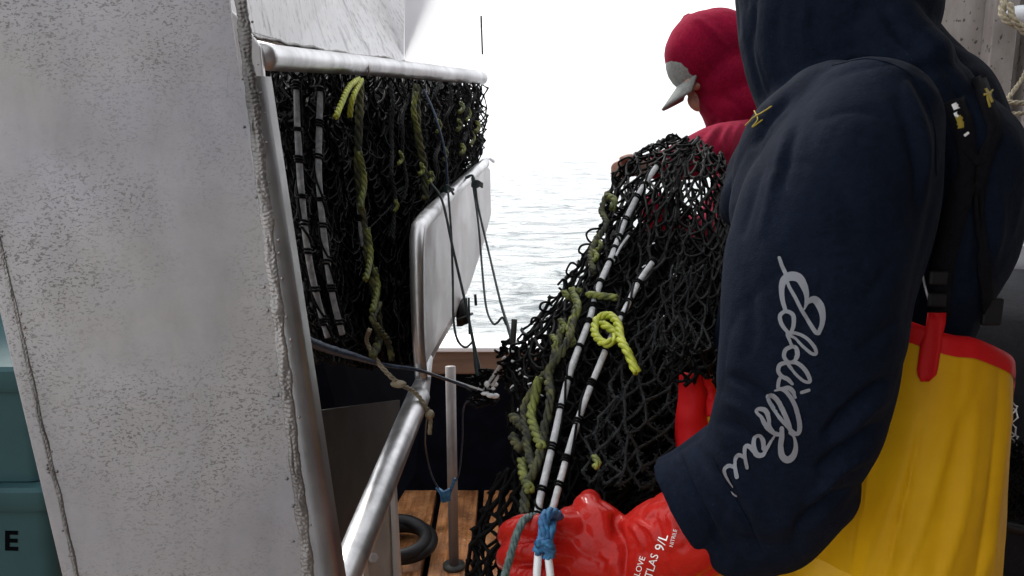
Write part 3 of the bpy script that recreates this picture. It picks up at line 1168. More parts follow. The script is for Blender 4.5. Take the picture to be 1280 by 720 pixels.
bk_ = thing('dark_backdrop', 'dark steel locker standing behind the teal totes', 'locker', (P(-120, 500, 2.2).x, 2.2, 0))  # box added to keep the gap behind the totes dark
m_ = MB(); box(m_, (P(20, 400, 2.2).x - 0.62, 2.3, 0.75), (0.62, 0, 0), (0, 0.15, 0), (0, 0, 0.75)); bevel(m_.build('backing_box', M['paint_dark'], bk_, False), .01)
m_ = MB(); box(m_, (P(20, 400, 2.2).x - 0.62, 2.145, 0.78), (0.58, 0, 0), (0, 0.006, 0), (0, 0, 0.68)); bevel(m_.build('backing_panel', M['paint_dark'], bk_, False), .004)
# ================================================================== RIGHT BACKGROUND
rw = thing('cabin_wall', 'stained grey ribbed metal wall at the upper right behind the hooded person', 'wall', P(1230, 200, 2.7))
base = P(1140, 200, 2.7); xr1 = P(1280, 200, 2.7).x + 1.4
yw = base.y
m_ = MB(); box(m_, ((base.x + xr1) / 2, yw + .02, 1.1), ((xr1 - base.x) / 2, 0, 0), (0, 0.02, 0), (0, 0, 1.1)); m_.build('plate', M['wall'], rw, False)
for pxr, wd in ((1231, 0.036), (1268, 0.010)):
    xx = P(pxr + 3, 60, 2.66).x
    m_ = MB(); box(m_, (xx, yw - 0.03, 1.1), (wd, 0, 0), (0, 0.03, 0), (0, 0, 1.1)); bevel(m_.build('rib', M['wall'], rw, False), .004)

cb = thing('rope_bundle', 'off-white rope bundle hung high on the grey wall', 'rope bundle', P(1272, 20, 2.45))
m_ = MB()
twisted(m_, [P(1258, -10, 2.45), P(1252, 14, 2.43), P(1262, 28, 2.42), P(1285, 34, 2.42)], 0.010)
twisted(m_, [P(1262, 4, 2.42), P(1268, 26, 2.41), P(1290, 48, 2.42)], 0.009)
twisted(m_, [P(1252, 130, 2.4), P(1262, 128, 2.38), P(1290, 130, 2.38)], 0.007)
twisted(m_, [P(1253, 134, 2.4), P(1264, 142, 2.38), P(1290, 140, 2.38)], 0.006)
twisted(m_, [P(1290, 48, 2.42), P(1282, 90, 2.42), P(1254, 131, 2.4)], 0.006)
m_.build('rope', M['beige'], cb)
m_ = MB(); ell(m_, P(1276, 20, 2.5), (0.045, .03, .03)); m_.build('cloth_wrap', M['jug'], cb)

jg = thing('plastic_jug', 'milky plastic jug hanging with cords behind the yellow overalls', 'jug', P(1272, 300, 2.3))
m_ = MB(); loft(m_, [(P(1275, 262, 2.3), .03), (P(1272, 290, 2.3), 0.05), (P(1270, 326, 2.3), 0.05)]); m_.build('body', M['jug'], jg)
m_ = MB(); tube(m_, [P(1281, 190, 2.3), P(1276, 228, 2.28), P(1262, 300, 2.24), P(1262, 312, 2.24), P(1285, 306, 2.24)], 0.004, 8); m_.build('lanyard', M['jug'], jg)
m_ = MB(); tube(m_, [P(1278, 218, 2.28), P(1279, 250, 2.28)], 0.01, 8); m_.build('blue_tape', M['blue'], jg)

# dark heap: rubber sheet, barrel, net pile on the right
br_ = thing('rubber_barrel', 'black rubber tub standing on the deck at the right edge', 'tub', (P(1275, 420, 1.9).x, P(1275, 420, 1.9).y, 0))
bx_, by_ = P(1300, 500, 2.0).x, P(1300, 500, 2.0).y
m_ = MB()
prof = [(0, .30), (.02, .31), (.3, .33), (.6, .34), (.85, .32), (1.02, .27), (1.05, .20)]
n = 32
v = [(bx_ + r_ * math.cos(2 * math.pi * i / n), by_ + r_ * math.sin(2 * math.pi * i / n), z) for z, r_ in prof for i in range(n)]
f = [(j * n + i, j * n + (i + 1) % n, (j + 1) * n + (i + 1) % n, (j + 1) * n + i) for j in range(len(prof) - 1) for i in range(n)]
f += [tuple(range(n))[::-1], tuple((len(prof) - 1) * n + i for i in range(n))]
m_.add(v, f); m_.build('shell', M['dull'], br_)
m_ = MB(); tube(m_, [(bx_ + .345 * math.cos(a_ * .2), by_ + .345 * math.sin(a_ * .2), .62) for a_ in range(33)], 0.012, 8); m_.build('hoop', M['rubber'], br_)
hn = MB()
netting(hn, [[(1238, 505, 1.62), (1262, 512, 1.6), (1300, 508, 1.62)], [(1238, 535, 1.6), (1262, 540, 1.58), (1300, 540, 1.6)], [(1240, 562, 1.62), (1264, 566, 1.6), (1300, 566, 1.62)]], 7, 9, 0.0012, 21, amp=(3, 3, .01))
wn = hn.build('white_net', M['lead'])
wn.location = FW * .07
tag(wn, 'scrap of thin white netting on the black tub at the right edge', 'net')
hn = MB()
for k in range(4):
    netting(hn, [[(1236, 560, 1.6), (1262, 566, 1.57), (1310, 560, 1.6)], [(1232, 610, 1.58), (1262, 615, 1.55), (1310, 610, 1.6)], [(1225, 655, 1.6), (1262, 662, 1.58), (1310, 660, 1.62)]], 10, 12, 0.002, 31 + k, amp=(6, 6, .03))
bn = hn.build('black_net', M['net'])
bn.location = FW * .07
tag(bn, 'clump of black netting draped on the tub behind the yellow overalls', 'net')

# ================================================================== HANGING NET in the opening
hg = thing('hanging_net', 'black fishing net hanging like a curtain in the metal opening', 'fishing net', P(450, 450, 1.6))
H = [[(332, 78, 1.10), (400, 84, 1.25), (470, 92, 1.50), (540, 100, 1.75), (600, 106, 2.0)],
     [(336, 150, 1.10), (402, 160, 1.25), (472, 170, 1.50), (540, 170, 1.75), (603, 165, 2.02)],
     [(345, 230, 1.12), (408, 240, 1.26), (474, 240, 1.50), (545, 225, 1.75), (592, 205, 1.98)],
     [(358, 310, 1.14), (418, 320, 1.27), (470, 310, 1.48), (512, 300, 1.62), (535, 262, 1.75)],
     [(375, 390, 1.16), (430, 395, 1.27), (478, 390, 1.44), (515, 380, 1.55), (528, 360, 1.6)],
     [(392, 450, 1.18), (440, 455, 1.27), (485, 455, 1.42), (515, 455, 1.50), (532, 448, 1.56)]]
def shift(c, dd, dx=0, dy=0):
    return [[(q[0] + dx, q[1] + dy, q[2] + dd) for q in r_] for r_ in c]
hb = MB()
for k, dd in enumerate((0.0, 0.05, 0.09, 0.25)):
    netting(hb, shift(H, dd, 2 * k), 44, 34, 0.0017, 100 + k, jit=0.34, amp=(7, 9, .02), sides=4, fold=0.05, knots=k < 3, pleat=(8, .035, 6))
hb.build('mesh', M['net'], hg)
gl = MB()
netting(gl, shift(H, -0.03), 24, 34, 0.0010, 120, jit=0.6, amp=(9, 9, .03), sides=4, fold=0.09, keep=0.22, knots=False)
gl.build('loose_twine', M['fuzz'], hg)  # sparse thin strands in a paler twine before the mesh
# frayed twine where the curtain ends on the right
gl = MB()
for k, cx in enumerate((520, 575, 590)):
    d_ = 1.0 + (cx - 325) / 275 - 0.06
    gl = MB(); netting(gl, [[(cx - 12, 104, d_), (cx + 10, 104, d_)], [(cx - 14, 150, d_), (cx + 12, 150, d_)], [(cx - 6, 205, d_), (cx + 12, 200, d_)]], 4, 16, 0.0017, 140 + k, jit=.6, amp=(4, 4, .02), sides=4); gl.build('frayed_edge', M['fuzz'], hg)

_uu, _vv = np.meshgrid(np.linspace(0, 1, 50), np.linspace(0, 1, 50))
_HQ = surf(H)(_uu.ravel(), _vv.ravel())
def hd(px, py, off=-0.05):
    i = np.argmin((_HQ[:, 0] - px) ** 2 + (_HQ[:, 1] - py) ** 2)
    return P(px, py, _HQ[i, 2] + off - 0.03)
dashed_line(hg, [hd(371, 100), hd(372, 160), hd(376, 230), hd(384, 310), hd(396, 370), hd(411, 425)], 0.0042, 0.040, 2, 'lead_dull')
dashed_line(hg, [hd(401, 108), hd(399, 160), hd(399, 230), hd(407, 310), hd(416, 370), hd(428, 418)], 0.0042, 0.042, 3, 'lead_dull')
dashed_line(hg, [hd(446, 150), hd(447, 220), hd(451, 290), hd(462, 340), hd(470, 380)], 0.0032, 0.036, 4, 'lead_dull')
one_lay('olive_rope', 'olive', hg, [hd(450, 98, -.07), hd(449, 150, -.07), hd(447, 210, -.07), hd(453, 270, -.07), hd(462, 330, -.07), hd(470, 380, -.07), hd(474, 420, -.06), hd(466, 446, -.06)], 0.0062, fuzz=.25)
one_lay('olive_rope', 'olive', hg, [hd(474, 380, -.08), hd(466, 400, -.09), hd(484, 425, -.08), hd(490, 450, -.06)], 0.005, fuzz=.25)
one_lay('olive_rope', 'olive', hg, [hd(520, 106, -.07), hd(522, 160, -.07), hd(530, 210, -.07), hd(532, 250, -.07)], 0.0068, fuzz=.25)

one_lay('yellow_tail', 'yellow', hg, [hd(448, 99, -.09), hd(437, 108, -.1), hd(429, 124, -.1), hd(420, 146, -.1)], 0.0042)
one_lay('yellow_tail', 'yellow', hg, [hd(452, 100, -.085), hd(441, 122, -.1), hd(437, 146, -.09)], 0.004)

one_lay('faded_rope', 'green', hg, [hd(449, 190, -.085), hd(455, 225, -.085), hd(450, 260, -.085)], 0.0048)
one_lay('faded_rope', 'green', hg, [hd(459, 285, -.085), hd(463, 320, -.085), hd(457, 350, -.085)], 0.0048)
one_lay('faded_rope', 'green', hg, [hd(520, 115, -.09), hd(517, 140, -.09), hd(523, 165, -.09)], 0.005)
one_lay('faded_rope', 'green', hg, [hd(468, 335, -.085), hd(472, 360, -.09), hd(465, 390, -.085)], 0.0048)
for q in ((576, 128), (573, 150), (596, 152), (577, 180), (526, 205), (538, 215)):
    one_lay('faded_rope', 'green', hg, [hd(q[0], q[1], -.09), hd(q[0] + 3, q[1] + 7, -.1), hd(q[0] - 2, q[1] + 13, -.09)], 0.0045)

rz = random.Random(31)
for cx, y1_, rr_ in ((492, 300, .0036), (505, 250, .003), (547, 215, .0038), (560, 205, .003), (583, 190, .004), (592, 175, .0032)):
    pts_ = [hd(cx + rz.uniform(-4, 4), 104 + (y1_ - 104) * k / 7, -.075 - rz.uniform(0, .01)) for k in range(8)]
    one_lay('net_cord', 'fuzz', hg, pts_, rr_, None, 3, .5)
for cx, cy in ((548, 150), (585, 135), (590, 165), (500, 190), (556, 185), (494, 250)):
    one_lay('faded_rope', 'green', hg, [hd(cx, cy, -.09), hd(cx + 3, cy + 8, -.095), hd(cx - 2, cy + 15, -.09)], .0034)
# straw-coloured rope trailing out of the curtain foot over the pipe
bg_ = thing('beige_rope', 'frayed beige rope trailing from the hanging net over the pipe rail', 'rope', P(500, 480, 1.3))
m_ = MB()
twisted(m_, [hd(462, 412, -.08), P(459, 428, 1.28), P(474, 455, 1.27), P(497, 478, 1.28), P(518, 490, 1.31), P(532, 508, 1.32), P(538, 520, 1.33), P(537, 543, 1.33)], 0.0034)
ell(m_, P(537, 518, 1.325), .0075, 10, m=8)
ell(m_, P(498, 480, 1.28), (.012, .006, .006), 10, m=8)
m_.build('strand', M['beige'], bg_)

# ================================================================== CORDS
def cord(name, label, pts, r, m, tw=False, cat='line'):
    mb = MB()
    if tw: twisted(mb, pts, r)
    else: tube(mb, pts, r, 8, res=len(pts) * 8, jit=.08)
    o = mb.build(name, M[m]); tag(o, label, cat)
    return o, mb
cord('tie_line', 'dark blue cord stretched from the post edge to the knot of beads', PP([(380, 424, 1.05), (410, 436, 1.12), (445, 446, 1.20), (480, 456, 1.30), (520, 462, 1.34), (560, 475, 1.45), (606, 492, 1.5)]), [0.0062, .0058, .0052, .003, .0028, .0026, .0026], 'navyrope')
cord('tie_line', 'thin dark cord dropping from the head rail to the rolled lip of the white plate', PP([(530, 112, 1.62), (544, 145, 1.6), (556, 190, 1.6), (560, 236, 1.62)]), 0.0022, 'navyrope')
g1, _ = cord('tie_line', 'long taut dark cord running from the white plate lip down to the knot', PP([(538, 228, 1.5), (553, 252, 1.50), (566, 310, 1.5), (582, 380, 1.5), (592, 430, 1.5), (597, 460, 1.5), (601, 482, 1.5)]), [.002, .0022, .0024, .0024, .003, .0058, .003], 'darkgreen')
cord('tie_line', 'slack dark cord looping down beside the latch on the white plate', PP([(560, 238, 1.55), (564, 290, 1.53), (566, 350, 1.52), (567, 400, 1.5), (572, 425, 1.5), (582, 434, 1.5), (592, 426, 1.5)]), 0.0021, 'darkgreen')
cord('tie_line', 'thin green cord falling from the lip in front of the sea to the upright pin', PP([(583, 222, 1.78), (592, 222, 1.74), (598, 260, 1.72), (612, 320, 1.68), (625, 375, 1.6), (634, 405, 1.55), (640, 425, 1.5)]), [.003, .0026, .0022, .0022, .0022, .003, .004], 'darkgreen')
cord('tie_line', 'slack green cord hanging in a shallow loop in front of the sea', PP([(590, 222, 1.75), (598, 280, 1.7), (603, 340, 1.66), (608, 385, 1.6), (616, 404, 1.56), (622, 403, 1.55), (628, 397, 1.55), (633, 406, 1.55)]), 0.0021, 'darkgreen')
for cx, cy, d_ in ((560, 238, 1.6), (596, 232, 1.74)):
    kn = MB()
    for k in range(5):
        a_ = random.uniform(0, 6)
        tube(kn, [P(cx - 6, cy + k - 3, d_), P(cx, cy - 6 + k * 2, d_ - .015), P(cx + 7, cy + random.uniform(-5, 8), d_)], 0.0022, 6)
    o = kn.build('lip_knot', M['darkgreen']); tag(o, 'small knot on the white plate lip below the straight thin cord' if cx == 560 else 'small green knot near the far end of the white plate lip', 'knot')

# bead knot cluster between chute and net
bk = thing('bead_knot', 'knot of white beads and black twine between the rail and the held net', 'knot', P(605, 488, 1.5))
m_ = MB()
rs = random.Random(5)
for k in range(13):
    ell(m_, P(605 + rs.uniform(-10, 14), 487 + rs.uniform(-7, 10), 1.49 + rs.uniform(-.01, .01)), (rs.uniform(.004, .008), .005, rs.uniform(.003, .006)), 12, m=8)
m_.build('beads', M['bead'], bk)
m_ = MB()
tube(m_, PP([(608, 482, 1.49), (620, 465, 1.47), (631, 446, 1.45)]), 0.0026, 8)
tube(m_, PP([(612, 486, 1.49), (626, 466, 1.47), (634, 450, 1.45)]), 0.0026, 8)
tube(m_, PP([(560, 474, 1.48), (585, 482, 1.48), (604, 488, 1.48)]), 0.0018, 8)
m_.build('white_strand', M['lead'], bk)
m_ = MB()
for k in range(60):
    c0 = (602 + rs.uniform(-12, 16), 487 + rs.uniform(-20, 16))
    tube(m_, [P(c0[0], c0[1], 1.5), P(c0[0] + rs.uniform(-8, 8), c0[1] + rs.uniform(-8, 8), 1.485), P(c0[0] + rs.uniform(-12, 12), c0[1] + rs.uniform(-8, 8), 1.5)], .0019, 6)
m_.build('black_twine', M['net'], bk)
m_ = MB()
for k in range(70):
    c0 = (648 + rs.uniform(-20, 18), 455 + rs.uniform(-28, 34))
    tube(m_, [P(c0[0], c0[1], 1.42), P(c0[0] + rs.uniform(-9, 9), c0[1] + rs.uniform(-9, 9), 1.40), P(c0[0] + rs.uniform(-13, 13), c0[1] + rs.uniform(-9, 9), 1.43)], .0021, 6)
m_.build('twine_tangle', M['net'], bk)
for k in range(12):
    c0 = P(648 + rs.uniform(-14, 18), 452 + rs.uniform(-26, 30), 1.385)
    fm = MB(); tube(fm, [c0, c0 + Vector((rs.uniform(-.009, .009), -.003, rs.uniform(-.008, .008)))], .0019, 6); fm.build('white_fleck', M['bead'], bk)
pn = MB(); tube(pn, PP([(643, 399, 1.42), (641, 432, 1.42), (638, 470, 1.42)]), 0.0048, 12, res=6)
o = pn.build('steel_pin', M['alu_dark']); tag(o, 'dark upright metal pin at the left edge of the held net', 'pin')

lc = thing('cord_loop', 'thin cord loop with a blue knot hanging over the deck boards', 'cord', P(554, 618, 1.7))
m_ = MB(); tube(m_, PP([(605, 500, 1.5), (581, 505, 1.6), (578, 550, 1.66), (574, 590, 1.7), (566, 606, 1.7), (555, 618, 1.7), (540, 595, 1.68), (532, 560, 1.62), (532, 535, 1.5), (534, 520, 1.4)]), 0.0017, 6); m_.build('cord', M['navyrope'], lc)
m_ = MB()
for k in range(6):
    tube(m_, PP([(546 + k * 2, 610 + k, 1.7), (553, 616 + k * 2, 1.685), (562, 612 + k * 2.5, 1.7)]), 0.0034, 6)
tube(m_, PP([(560, 622, 1.7), (566, 606, 1.7), (569, 598, 1.7)]), 0.0032, 6)
m_.build('blue_knot', M['blue'], lc)

# ================================================================== PERSON IN NAVY (near)
p1 = thing('person', 'person in navy hooded sweatshirt, yellow bib overalls and red gloves, holding the net at right', 'person', Vector((P(1130, 700, 1.0).x, P(1130, 700, 1.0).y, 0)))
cxw, cyw = P(1085, 600, 1.02).x, P(1085, 600, 1.02).y + .05
mb = MB()
# body: head, neck, torso, legs as one skin
hc = P(1045, -35, 1.02)
fdir = Vector((-0.93, 0.28, -0.2)).normalized()
udir = (Vector((0, 0, 1)) - fdir * fdir.z).normalized()
sdir = fdir.cross(udir)
def hp(f_, s_, u_): return hc + fdir * f_ + sdir * s_ + udir * u_
def face(mb, hp, ax):
    ell(mb, hp(-.012, 0, .03), (.098, .076, .09), ref=ax)
    ell(mb, hp(.028, 0, -.045), (.062, .056, .075), ref=ax)
    ell(mb, hp(.058, 0, -.088), (.026, .03, .022), ref=ax)
    ell(mb, hp(.098, 0, -.022), (.016, .013, .024), ref=ax)
    ell(mb, hp(.090, 0, .0), (.010, .010, .03), ref=ax)
    ell(mb, hp(.083, 0, .028), (.02, .05, .012), ref=ax)
    ell(mb, hp(.083, 0, -.058), (.013, .024, .006), ref=ax)
    ell(mb, hp(.081, 0, -.070), (.013, .021, .006), ref=ax)
    for s in (-1, 1):
        ell(mb, hp(.074, s * .031, .006), (.013, .015, .010), ref=ax)
        ell(mb, hp(.050, s * .034, -.03), (.024, .024, .026), ref=ax)
        ell(mb, hp(-.01, s * .078, -.01), (.018, .008, .03), ref=ax)
face(mb, hp, (fdir, sdir, udir))
loft(mb, [(hp(-.02, 0, -.06), .055), (Vector((cxw - .03, cyw, 1.42)), .06), (Vector((cxw - .01, cyw, 1.32)), .07)])
loft(mb, [(Vector((cxw - .01, cyw, 1.32)), .07, .09), (Vector((cxw - .01, cyw, 1.15)), .07, .08), (Vector((cxw, cyw, .98)), .085, .12)])
for s in (-1, 1):
    loft(mb, [(Vector((cxw, cyw + s * .07, .92)), .07), (Vector((cxw - .01, cyw + s * .10, .5)), .055), (Vector((cxw, cyw + s * .11, .1)), .04)])
fuse(mb, 'body', M['skin'], p1, 0.006, 3)

# hoodie
mb = MB()
# torso
limb(mb, [(1092, 165, 1.02, 100, .17), (1112, 225, 1.02, 128, .20), (1118, 300, 1.02, 116, .18), (1100, 380, 1.02, 98, .155), (1092, 460, 1.02, 88, .14), (1090, 520, 1.02, 88, .14)])
# upper back / shoulder slope
limb(mb, [(1112, 78, 1.08, 62, .10), (1140, 140, 1.08, 78, .13), (1166, 225, 1.06, 84, .13), (1158, 290, 1.06, 74, .12)])
limb(mb, [(1080, 60, .98, 60, .10), (1100, 100, .98, 70, .12)])
# hood and collar
limb(mb, [(1047, -110, 1.02, 85, .10), (1047, -50, 1.02, 122, .125), (1045, 20, 1.02, 121, .125), (1046, 70, 1.02, 112, .115), (1050, 120, 1.02, 100, .10)])
# near sleeve
limb(mb, [(1035, 145, .88, 66, .07), (1000, 190, .87, 74, .07), (980, 260, .86, 68, .06)])
limb(mb, [(1078, 165, .84, 92, .075), (1052, 240, .81, 114, .085), (1026, 330, .80, 118, .085), (1012, 430, .80, 114, .082), (996, 520, .82, 104, .078), (968, 590, .84, 94, .07)])
limb(mb, [(980, 585, .84, 94, .07), (945, 600, .86, 90, .066), (905, 616, .885, 80, .062), (872, 630, .90, 72, .058), (851, 640, .905, 71, .056)], flat=True)
limb(mb, [(990, 600, .84, 88, .06), (960, 645, .86, 74, .055), (925, 668, .88, 56, .05)])
# far sleeve: reaches towards the far glove behind the net
limb(mb, [(1060, 170, 1.18, 70, .08), (990, 300, 1.24, 66), (950, 430, 1.24, 58), (925, 520, 1.22, 42), (905, 545, 1.22, 34)])
limb(mb, [(1050, 165, 1.12, 90, .13), (975, 200, 1.08, 55, .08), (945, 240, 1.04, 40, .06)])
folds1 = [
    ([(950, 150), (962, 128), (1000, 98), (1045, 78), (1085, 68), (1130, 82)], 0.005, 7),
    ([(938, 186), (956, 150), (990, 118)], -0.008, 6),
    ([(1140, 85), (1172, 150), (1178, 230), (1162, 320), (1140, 420)], -0.014, 11),
    ([(1130, 100), (1158, 170), (1160, 260)], 0.006, 9),
    ([(1120, 120), (1146, 190), (1148, 290)], -0.004, 6),
    ([(960, 160), (945, 230), (925, 300)], -0.005, 6),
    ([(985, 150), (968, 220), (950, 300)], 0.0035, 6),
    ([(1000, 130), (985, 190), (975, 240)], -0.003, 6),
    ([(905, 470), (935, 482), (960, 500), (975, 520)], -0.007, 5),
    ([(900, 500), (935, 515), (965, 545)], 0.004, 6),
    ([(898, 525), (930, 540), (960, 570)], -0.004, 6),
    ([(846, 563), (862, 605), (886, 655), (908, 708)], -0.007, 4),
    ([(856, 560), (874, 605), (899, 650), (924, 705)], 0.004, 5),
    ([(872, 556), (902, 606), (930, 650), (950, 700)], -0.0065, 6),
    ([(888, 556), (920, 600), (950, 650)], 0.0035, 6),
    ([(905, 560), (940, 600), (975, 660)], -0.003, 6),
    ([(1128, 470), (1090, 490), (1050, 525), (1030, 550)], -0.010, 7),
    ([(1126, 495), (1088, 515), (1045, 560)], 0.004, 7),
    ([(1115, 530), (1070, 552), (1020, 590)], -0.010, 7),
    ([(1100, 565), (1055, 585), (1010, 635)], 0.006, 6),
    ([(1080, 605), (1030, 630), (985, 680)], -0.008, 7),
    ([(1120, 330), (1095, 360), (1075, 380)], -0.003, 8),
    ([(1125, 400), (1095, 425), (1070, 440)], -0.0035, 8),
    ([(925, 330), (940, 400), (935, 450)], -0.003, 8),
    ([(930, 10), (926, 60), (936, 105), (955, 138)], 0.007, 3.5),
    ([(942, 10), (938, 60), (948, 105), (962, 132)], -0.006, 4),
    ([(978, -5), (970, 50), (985, 105)], -0.004, 7),
    ([(1010, -5), (1005, 40), (1020, 80)], 0.003, 8),
    ([(1100, 5), (1125, 45), (1160, 65)], -0.007, 7),
    ([(1165, 60), (1200, 110), (1222, 170)], -0.004, 7),
    ([(1215, 200), (1225, 280), (1215, 360)], -0.006, 7),
    ([(1245, 200), (1248, 280), (1235, 340)], 0.004, 7),
]
hoodie = fuse(mb, 'hoodie', M['navy'], p1, 0.004, 10, folds1, wob=0.0030, wobs=9, ridge=0.0022)

# logo down the sleeve
LG = [
 [(380,55,20),(395,100,23),(415,145,24),(432,210,20),(470,280,22),(505,350,22),(545,415,24),(580,470,26),(596,480,24)],
 [(415,352,24),(398,290,28),(394,225,34),(408,180,44),(445,160,54),(490,170,52),(520,220,42),(532,270,28),(526,320,14),(518,345,10)],
 [(518,345,10),(538,305,24),(575,290,44),(608,325,48),(622,380,36),(618,430,28),(600,478,24)],
 [(415,352,22),(385,380,24),(392,425,24),(420,465,22),(440,478,20),(458,440,24),(460,385,26),(440,362,24),(415,356,22)],
 [(425,480,20),(470,478,20),(530,505,20),(575,555,22),(585,592,20),(560,592,20),(515,555,18),(465,505,16),(425,490,20)],
 [(425,490,20),(438,520,18),(450,552,18)],
 [(450,552,24),(415,572,24),(407,610,24),(430,640,22),(462,635,24),(482,600,28),(474,562,26),(450,552,22)],
 [(430,642,20),(480,645,24),(525,685,26),(550,735,24),(545,752,20),(515,745,18),(470,705,18),(435,662,20),(425,645,20)],
 [(430,640,22),(385,655,26),(375,690,24),(395,720,24),(425,735,26),(452,762,18)],
 [(392,715,16),(378,745,22),(375,785,22),(395,790,22),(430,785,28),(455,805,26),(468,838,18)],
 [(505,810,20),(545,797,20)],
 [(355,800,10),(395,792,22),(430,820,24),(465,880,26),(488,960,28),(492,1020,28),(472,1042,24),(430,1005,22),(365,930,24),(325,870,26),(318,835,26),(345,828,26),(380,865,26),(410,930,28),(432,990,30),(440,1020,24)],
 [(280,950,22),(252,920,20),(270,903,24),(305,915,28),(322,960,24),(325,1000,24),(355,1040,24),(395,1045,26)],
 [(280,950,24),(300,990,28),(325,1020,28),(355,1040,24)],
 [(395,1010,26),(395,1060,30),(388,1110,32),(395,1165,38),(425,1188,42),(458,1165,36),(472,1115,26),(462,1060,16),(440,1035,20)],
 [(365,1035,14),(340,1075,16),(310,1130,22),(290,1162,26),(255,1160,32),(238,1115,28),(245,1065,24),(272,1052,22),(292,1080,26),(296,1130,26)],
 [(240,1145,22),(212,1115,26),(192,1120,24),(190,1165,20),(202,1232,22)],
 [(190,1175,20),(158,1162,24),(138,1180,26),(132,1225,22),(142,1288,24)],
 [(134,1238,20),(100,1225,24),(75,1245,20),(90,1290,15),(124,1342,6)],
 [(112,1368,8),(122,1380,16),(145,1392,10)],
]
tree = bvh(hoodie)
lm = MB()
for si, st_ in enumerate(LG):
    c = catmull(st_, (len(st_) - 1) * 7 + 1)
    cc = np.array(c)
    ctr = np.stack([890 + cc[:, 0] / 4.5, 310 + cc[:, 1] / 4.5], axis=1)
    t_ = np.gradient(ctr, axis=0)
    t_ /= np.linalg.norm(t_, axis=1)[:, None] + 1e-9
    nn = np.stack([-t_[:, 1], t_[:, 0]], axis=1)
    wv = cc[:, 2] / 4.5 / 2 * 0.95
    v = []
    good = True
    lift = 0.0007 + 0.00004 * si
    for i in range(len(ctr)):
        for s in (-1, -.33, .33, 1):
            q = ctr[i] + nn[i] * wv[i] * s
            h_, _ = hit(tree, q[0], q[1], lift)
            if h_ is None:
                h_ = P(q[0], q[1], .82)
            v.append(h_)
    f = [(i * 4 + k, i * 4 + k + 1, (i + 1) * 4 + k + 1, (i + 1) * 4 + k) for i in range(len(ctr) - 1) for k in range(3)]
    lm.add(v, f)
    for e_ in (0, len(ctr) - 1):          # rounded ends
        cpt = ctr[e_]; r_ = wv[e_]
        ring = []
        for k in range(10):
            q = cpt + r_ * np.array([math.cos(k * .628), math.sin(k * .628)])
            h_, _ = hit(tree, q[0], q[1], lift + .00003)
            ring.append(h_ if h_ is not None else P(q[0], q[1], .82))
        lm.add(ring, [tuple(range(10))])
lm.build('script_print', M['logo'], hoodie)

for pl_ in ([(1040, 82), (1090, 74), (1140, 96), (1166, 150), (1170, 220)], [(884, 556), (906, 600), (934, 650), (952, 690)]):
    c_ = catmull(pl_, 50)
    q = [hit(tree, a_[0], a_[1], .0002)[0] for a_ in c_]
    q = [a_ for a_ in q if a_]
    sm = MB(); tube(sm, q, .0008, 5, res=90); sm.build('seam', M['navy'], hoodie)
# hood drawcord
m_ = MB()
for pts in ([(934, 158), (944, 148), (954, 142), (966, 134)], [(945, 140), (949, 150), (942, 160), (955, 150)]):
    q = [hit(tree, *a_, 0.002)[0] or P(*a_, .9) for a_ in pts]
    tube(m_, q, 0.0007, 6)
m_.build('drawcord', M['mustard'], hoodie)

# bib overalls: back and side panel, flared top edge standing off the body
def ovals():
    mb = MB()
    # ring definitions: top to hem; (centre px, centre py, d, rx(px), rdepth)
    rings = [(1108, 362, 1.02, 114, .19), (1105, 440, 1.02, 113, .19), (1096, 540, 1.02, 112, .19), (1086, 620, 1.02, 111, .19), (1076, 720, 1.02, 111, .19), (1075, 800, 1.02, 112, .19)]
    n = 220
    rows = []
    rr = catmull(rings, 80)
    for j, (px, py, d, rx, rd) in enumerate(rr):
        c = P(px, py, d)
        row = []
        fr = j / (len(rr) - 1)
        for i in range(n):
            a_ = 2 * math.pi * i / n          # 0 = picture right (back), 90 = away, 270 = towards camera
            co, si = math.cos(a_), math.sin(a_)
            ra = rx * d / FPX
            e = 0.96
            x_ = ra * math.copysign(abs(co) ** e, co)
            y_ = rd * math.copysign(abs(si) ** e, si)
            # top edge profile: falls towards the back right, raised at the strap
            cq = Vector((math.cos(a_) * 2.2 + fr * .8, math.sin(a_) * 2.2, fr * 2.0))
            wv = 0.012 * noise.noise(cq) - 0.007 * (1 - abs(noise.noise(Vector((cq.x * 1.5, cq.y * 1.5, fr * .9 + 4))))) ** 5 + 0.007 * (1 - abs(noise.noise(Vector((cq.x * 1.1 + 3, cq.y * 1.1 - fr * 1.4, fr * .6))))) ** 9
            wv *= min(1, 0.15 + fr * 2.2)
            fold = 0.010 * math.exp(-((a_ - 5.75 + 0.35 * fr) / 0.10) ** 2) - 0.008 * math.exp(-((a_ - 5.45 + .3 * fr) / 0.12) ** 2)
            sc = 1 + (wv + fold * (0.4 + fr)) / 0.15 * 0.6
            dz = 0.0
            if True:
                near = max(0, -si)
                dz = -0.095 * max(0, co) ** 1.3 - 0.05 * max(0, si) + 0.006 * math.sin(a_ * 5)
                dz *= (1 - fr) ** 1.5
            row.append(Vector((c.x + x_ * sc, c.y + y_ * sc, c.z + dz)))
        rows.append(row)
    return rows, n
rows, n = ovals()
v = [p for r_ in rows for p in r_]
f = [(j * n + i, j * n + (i + 1) % n, (j + 1) * n + (i + 1) % n, (j + 1) * n + i) for j in range(len(rows) - 1) for i in range(n)]
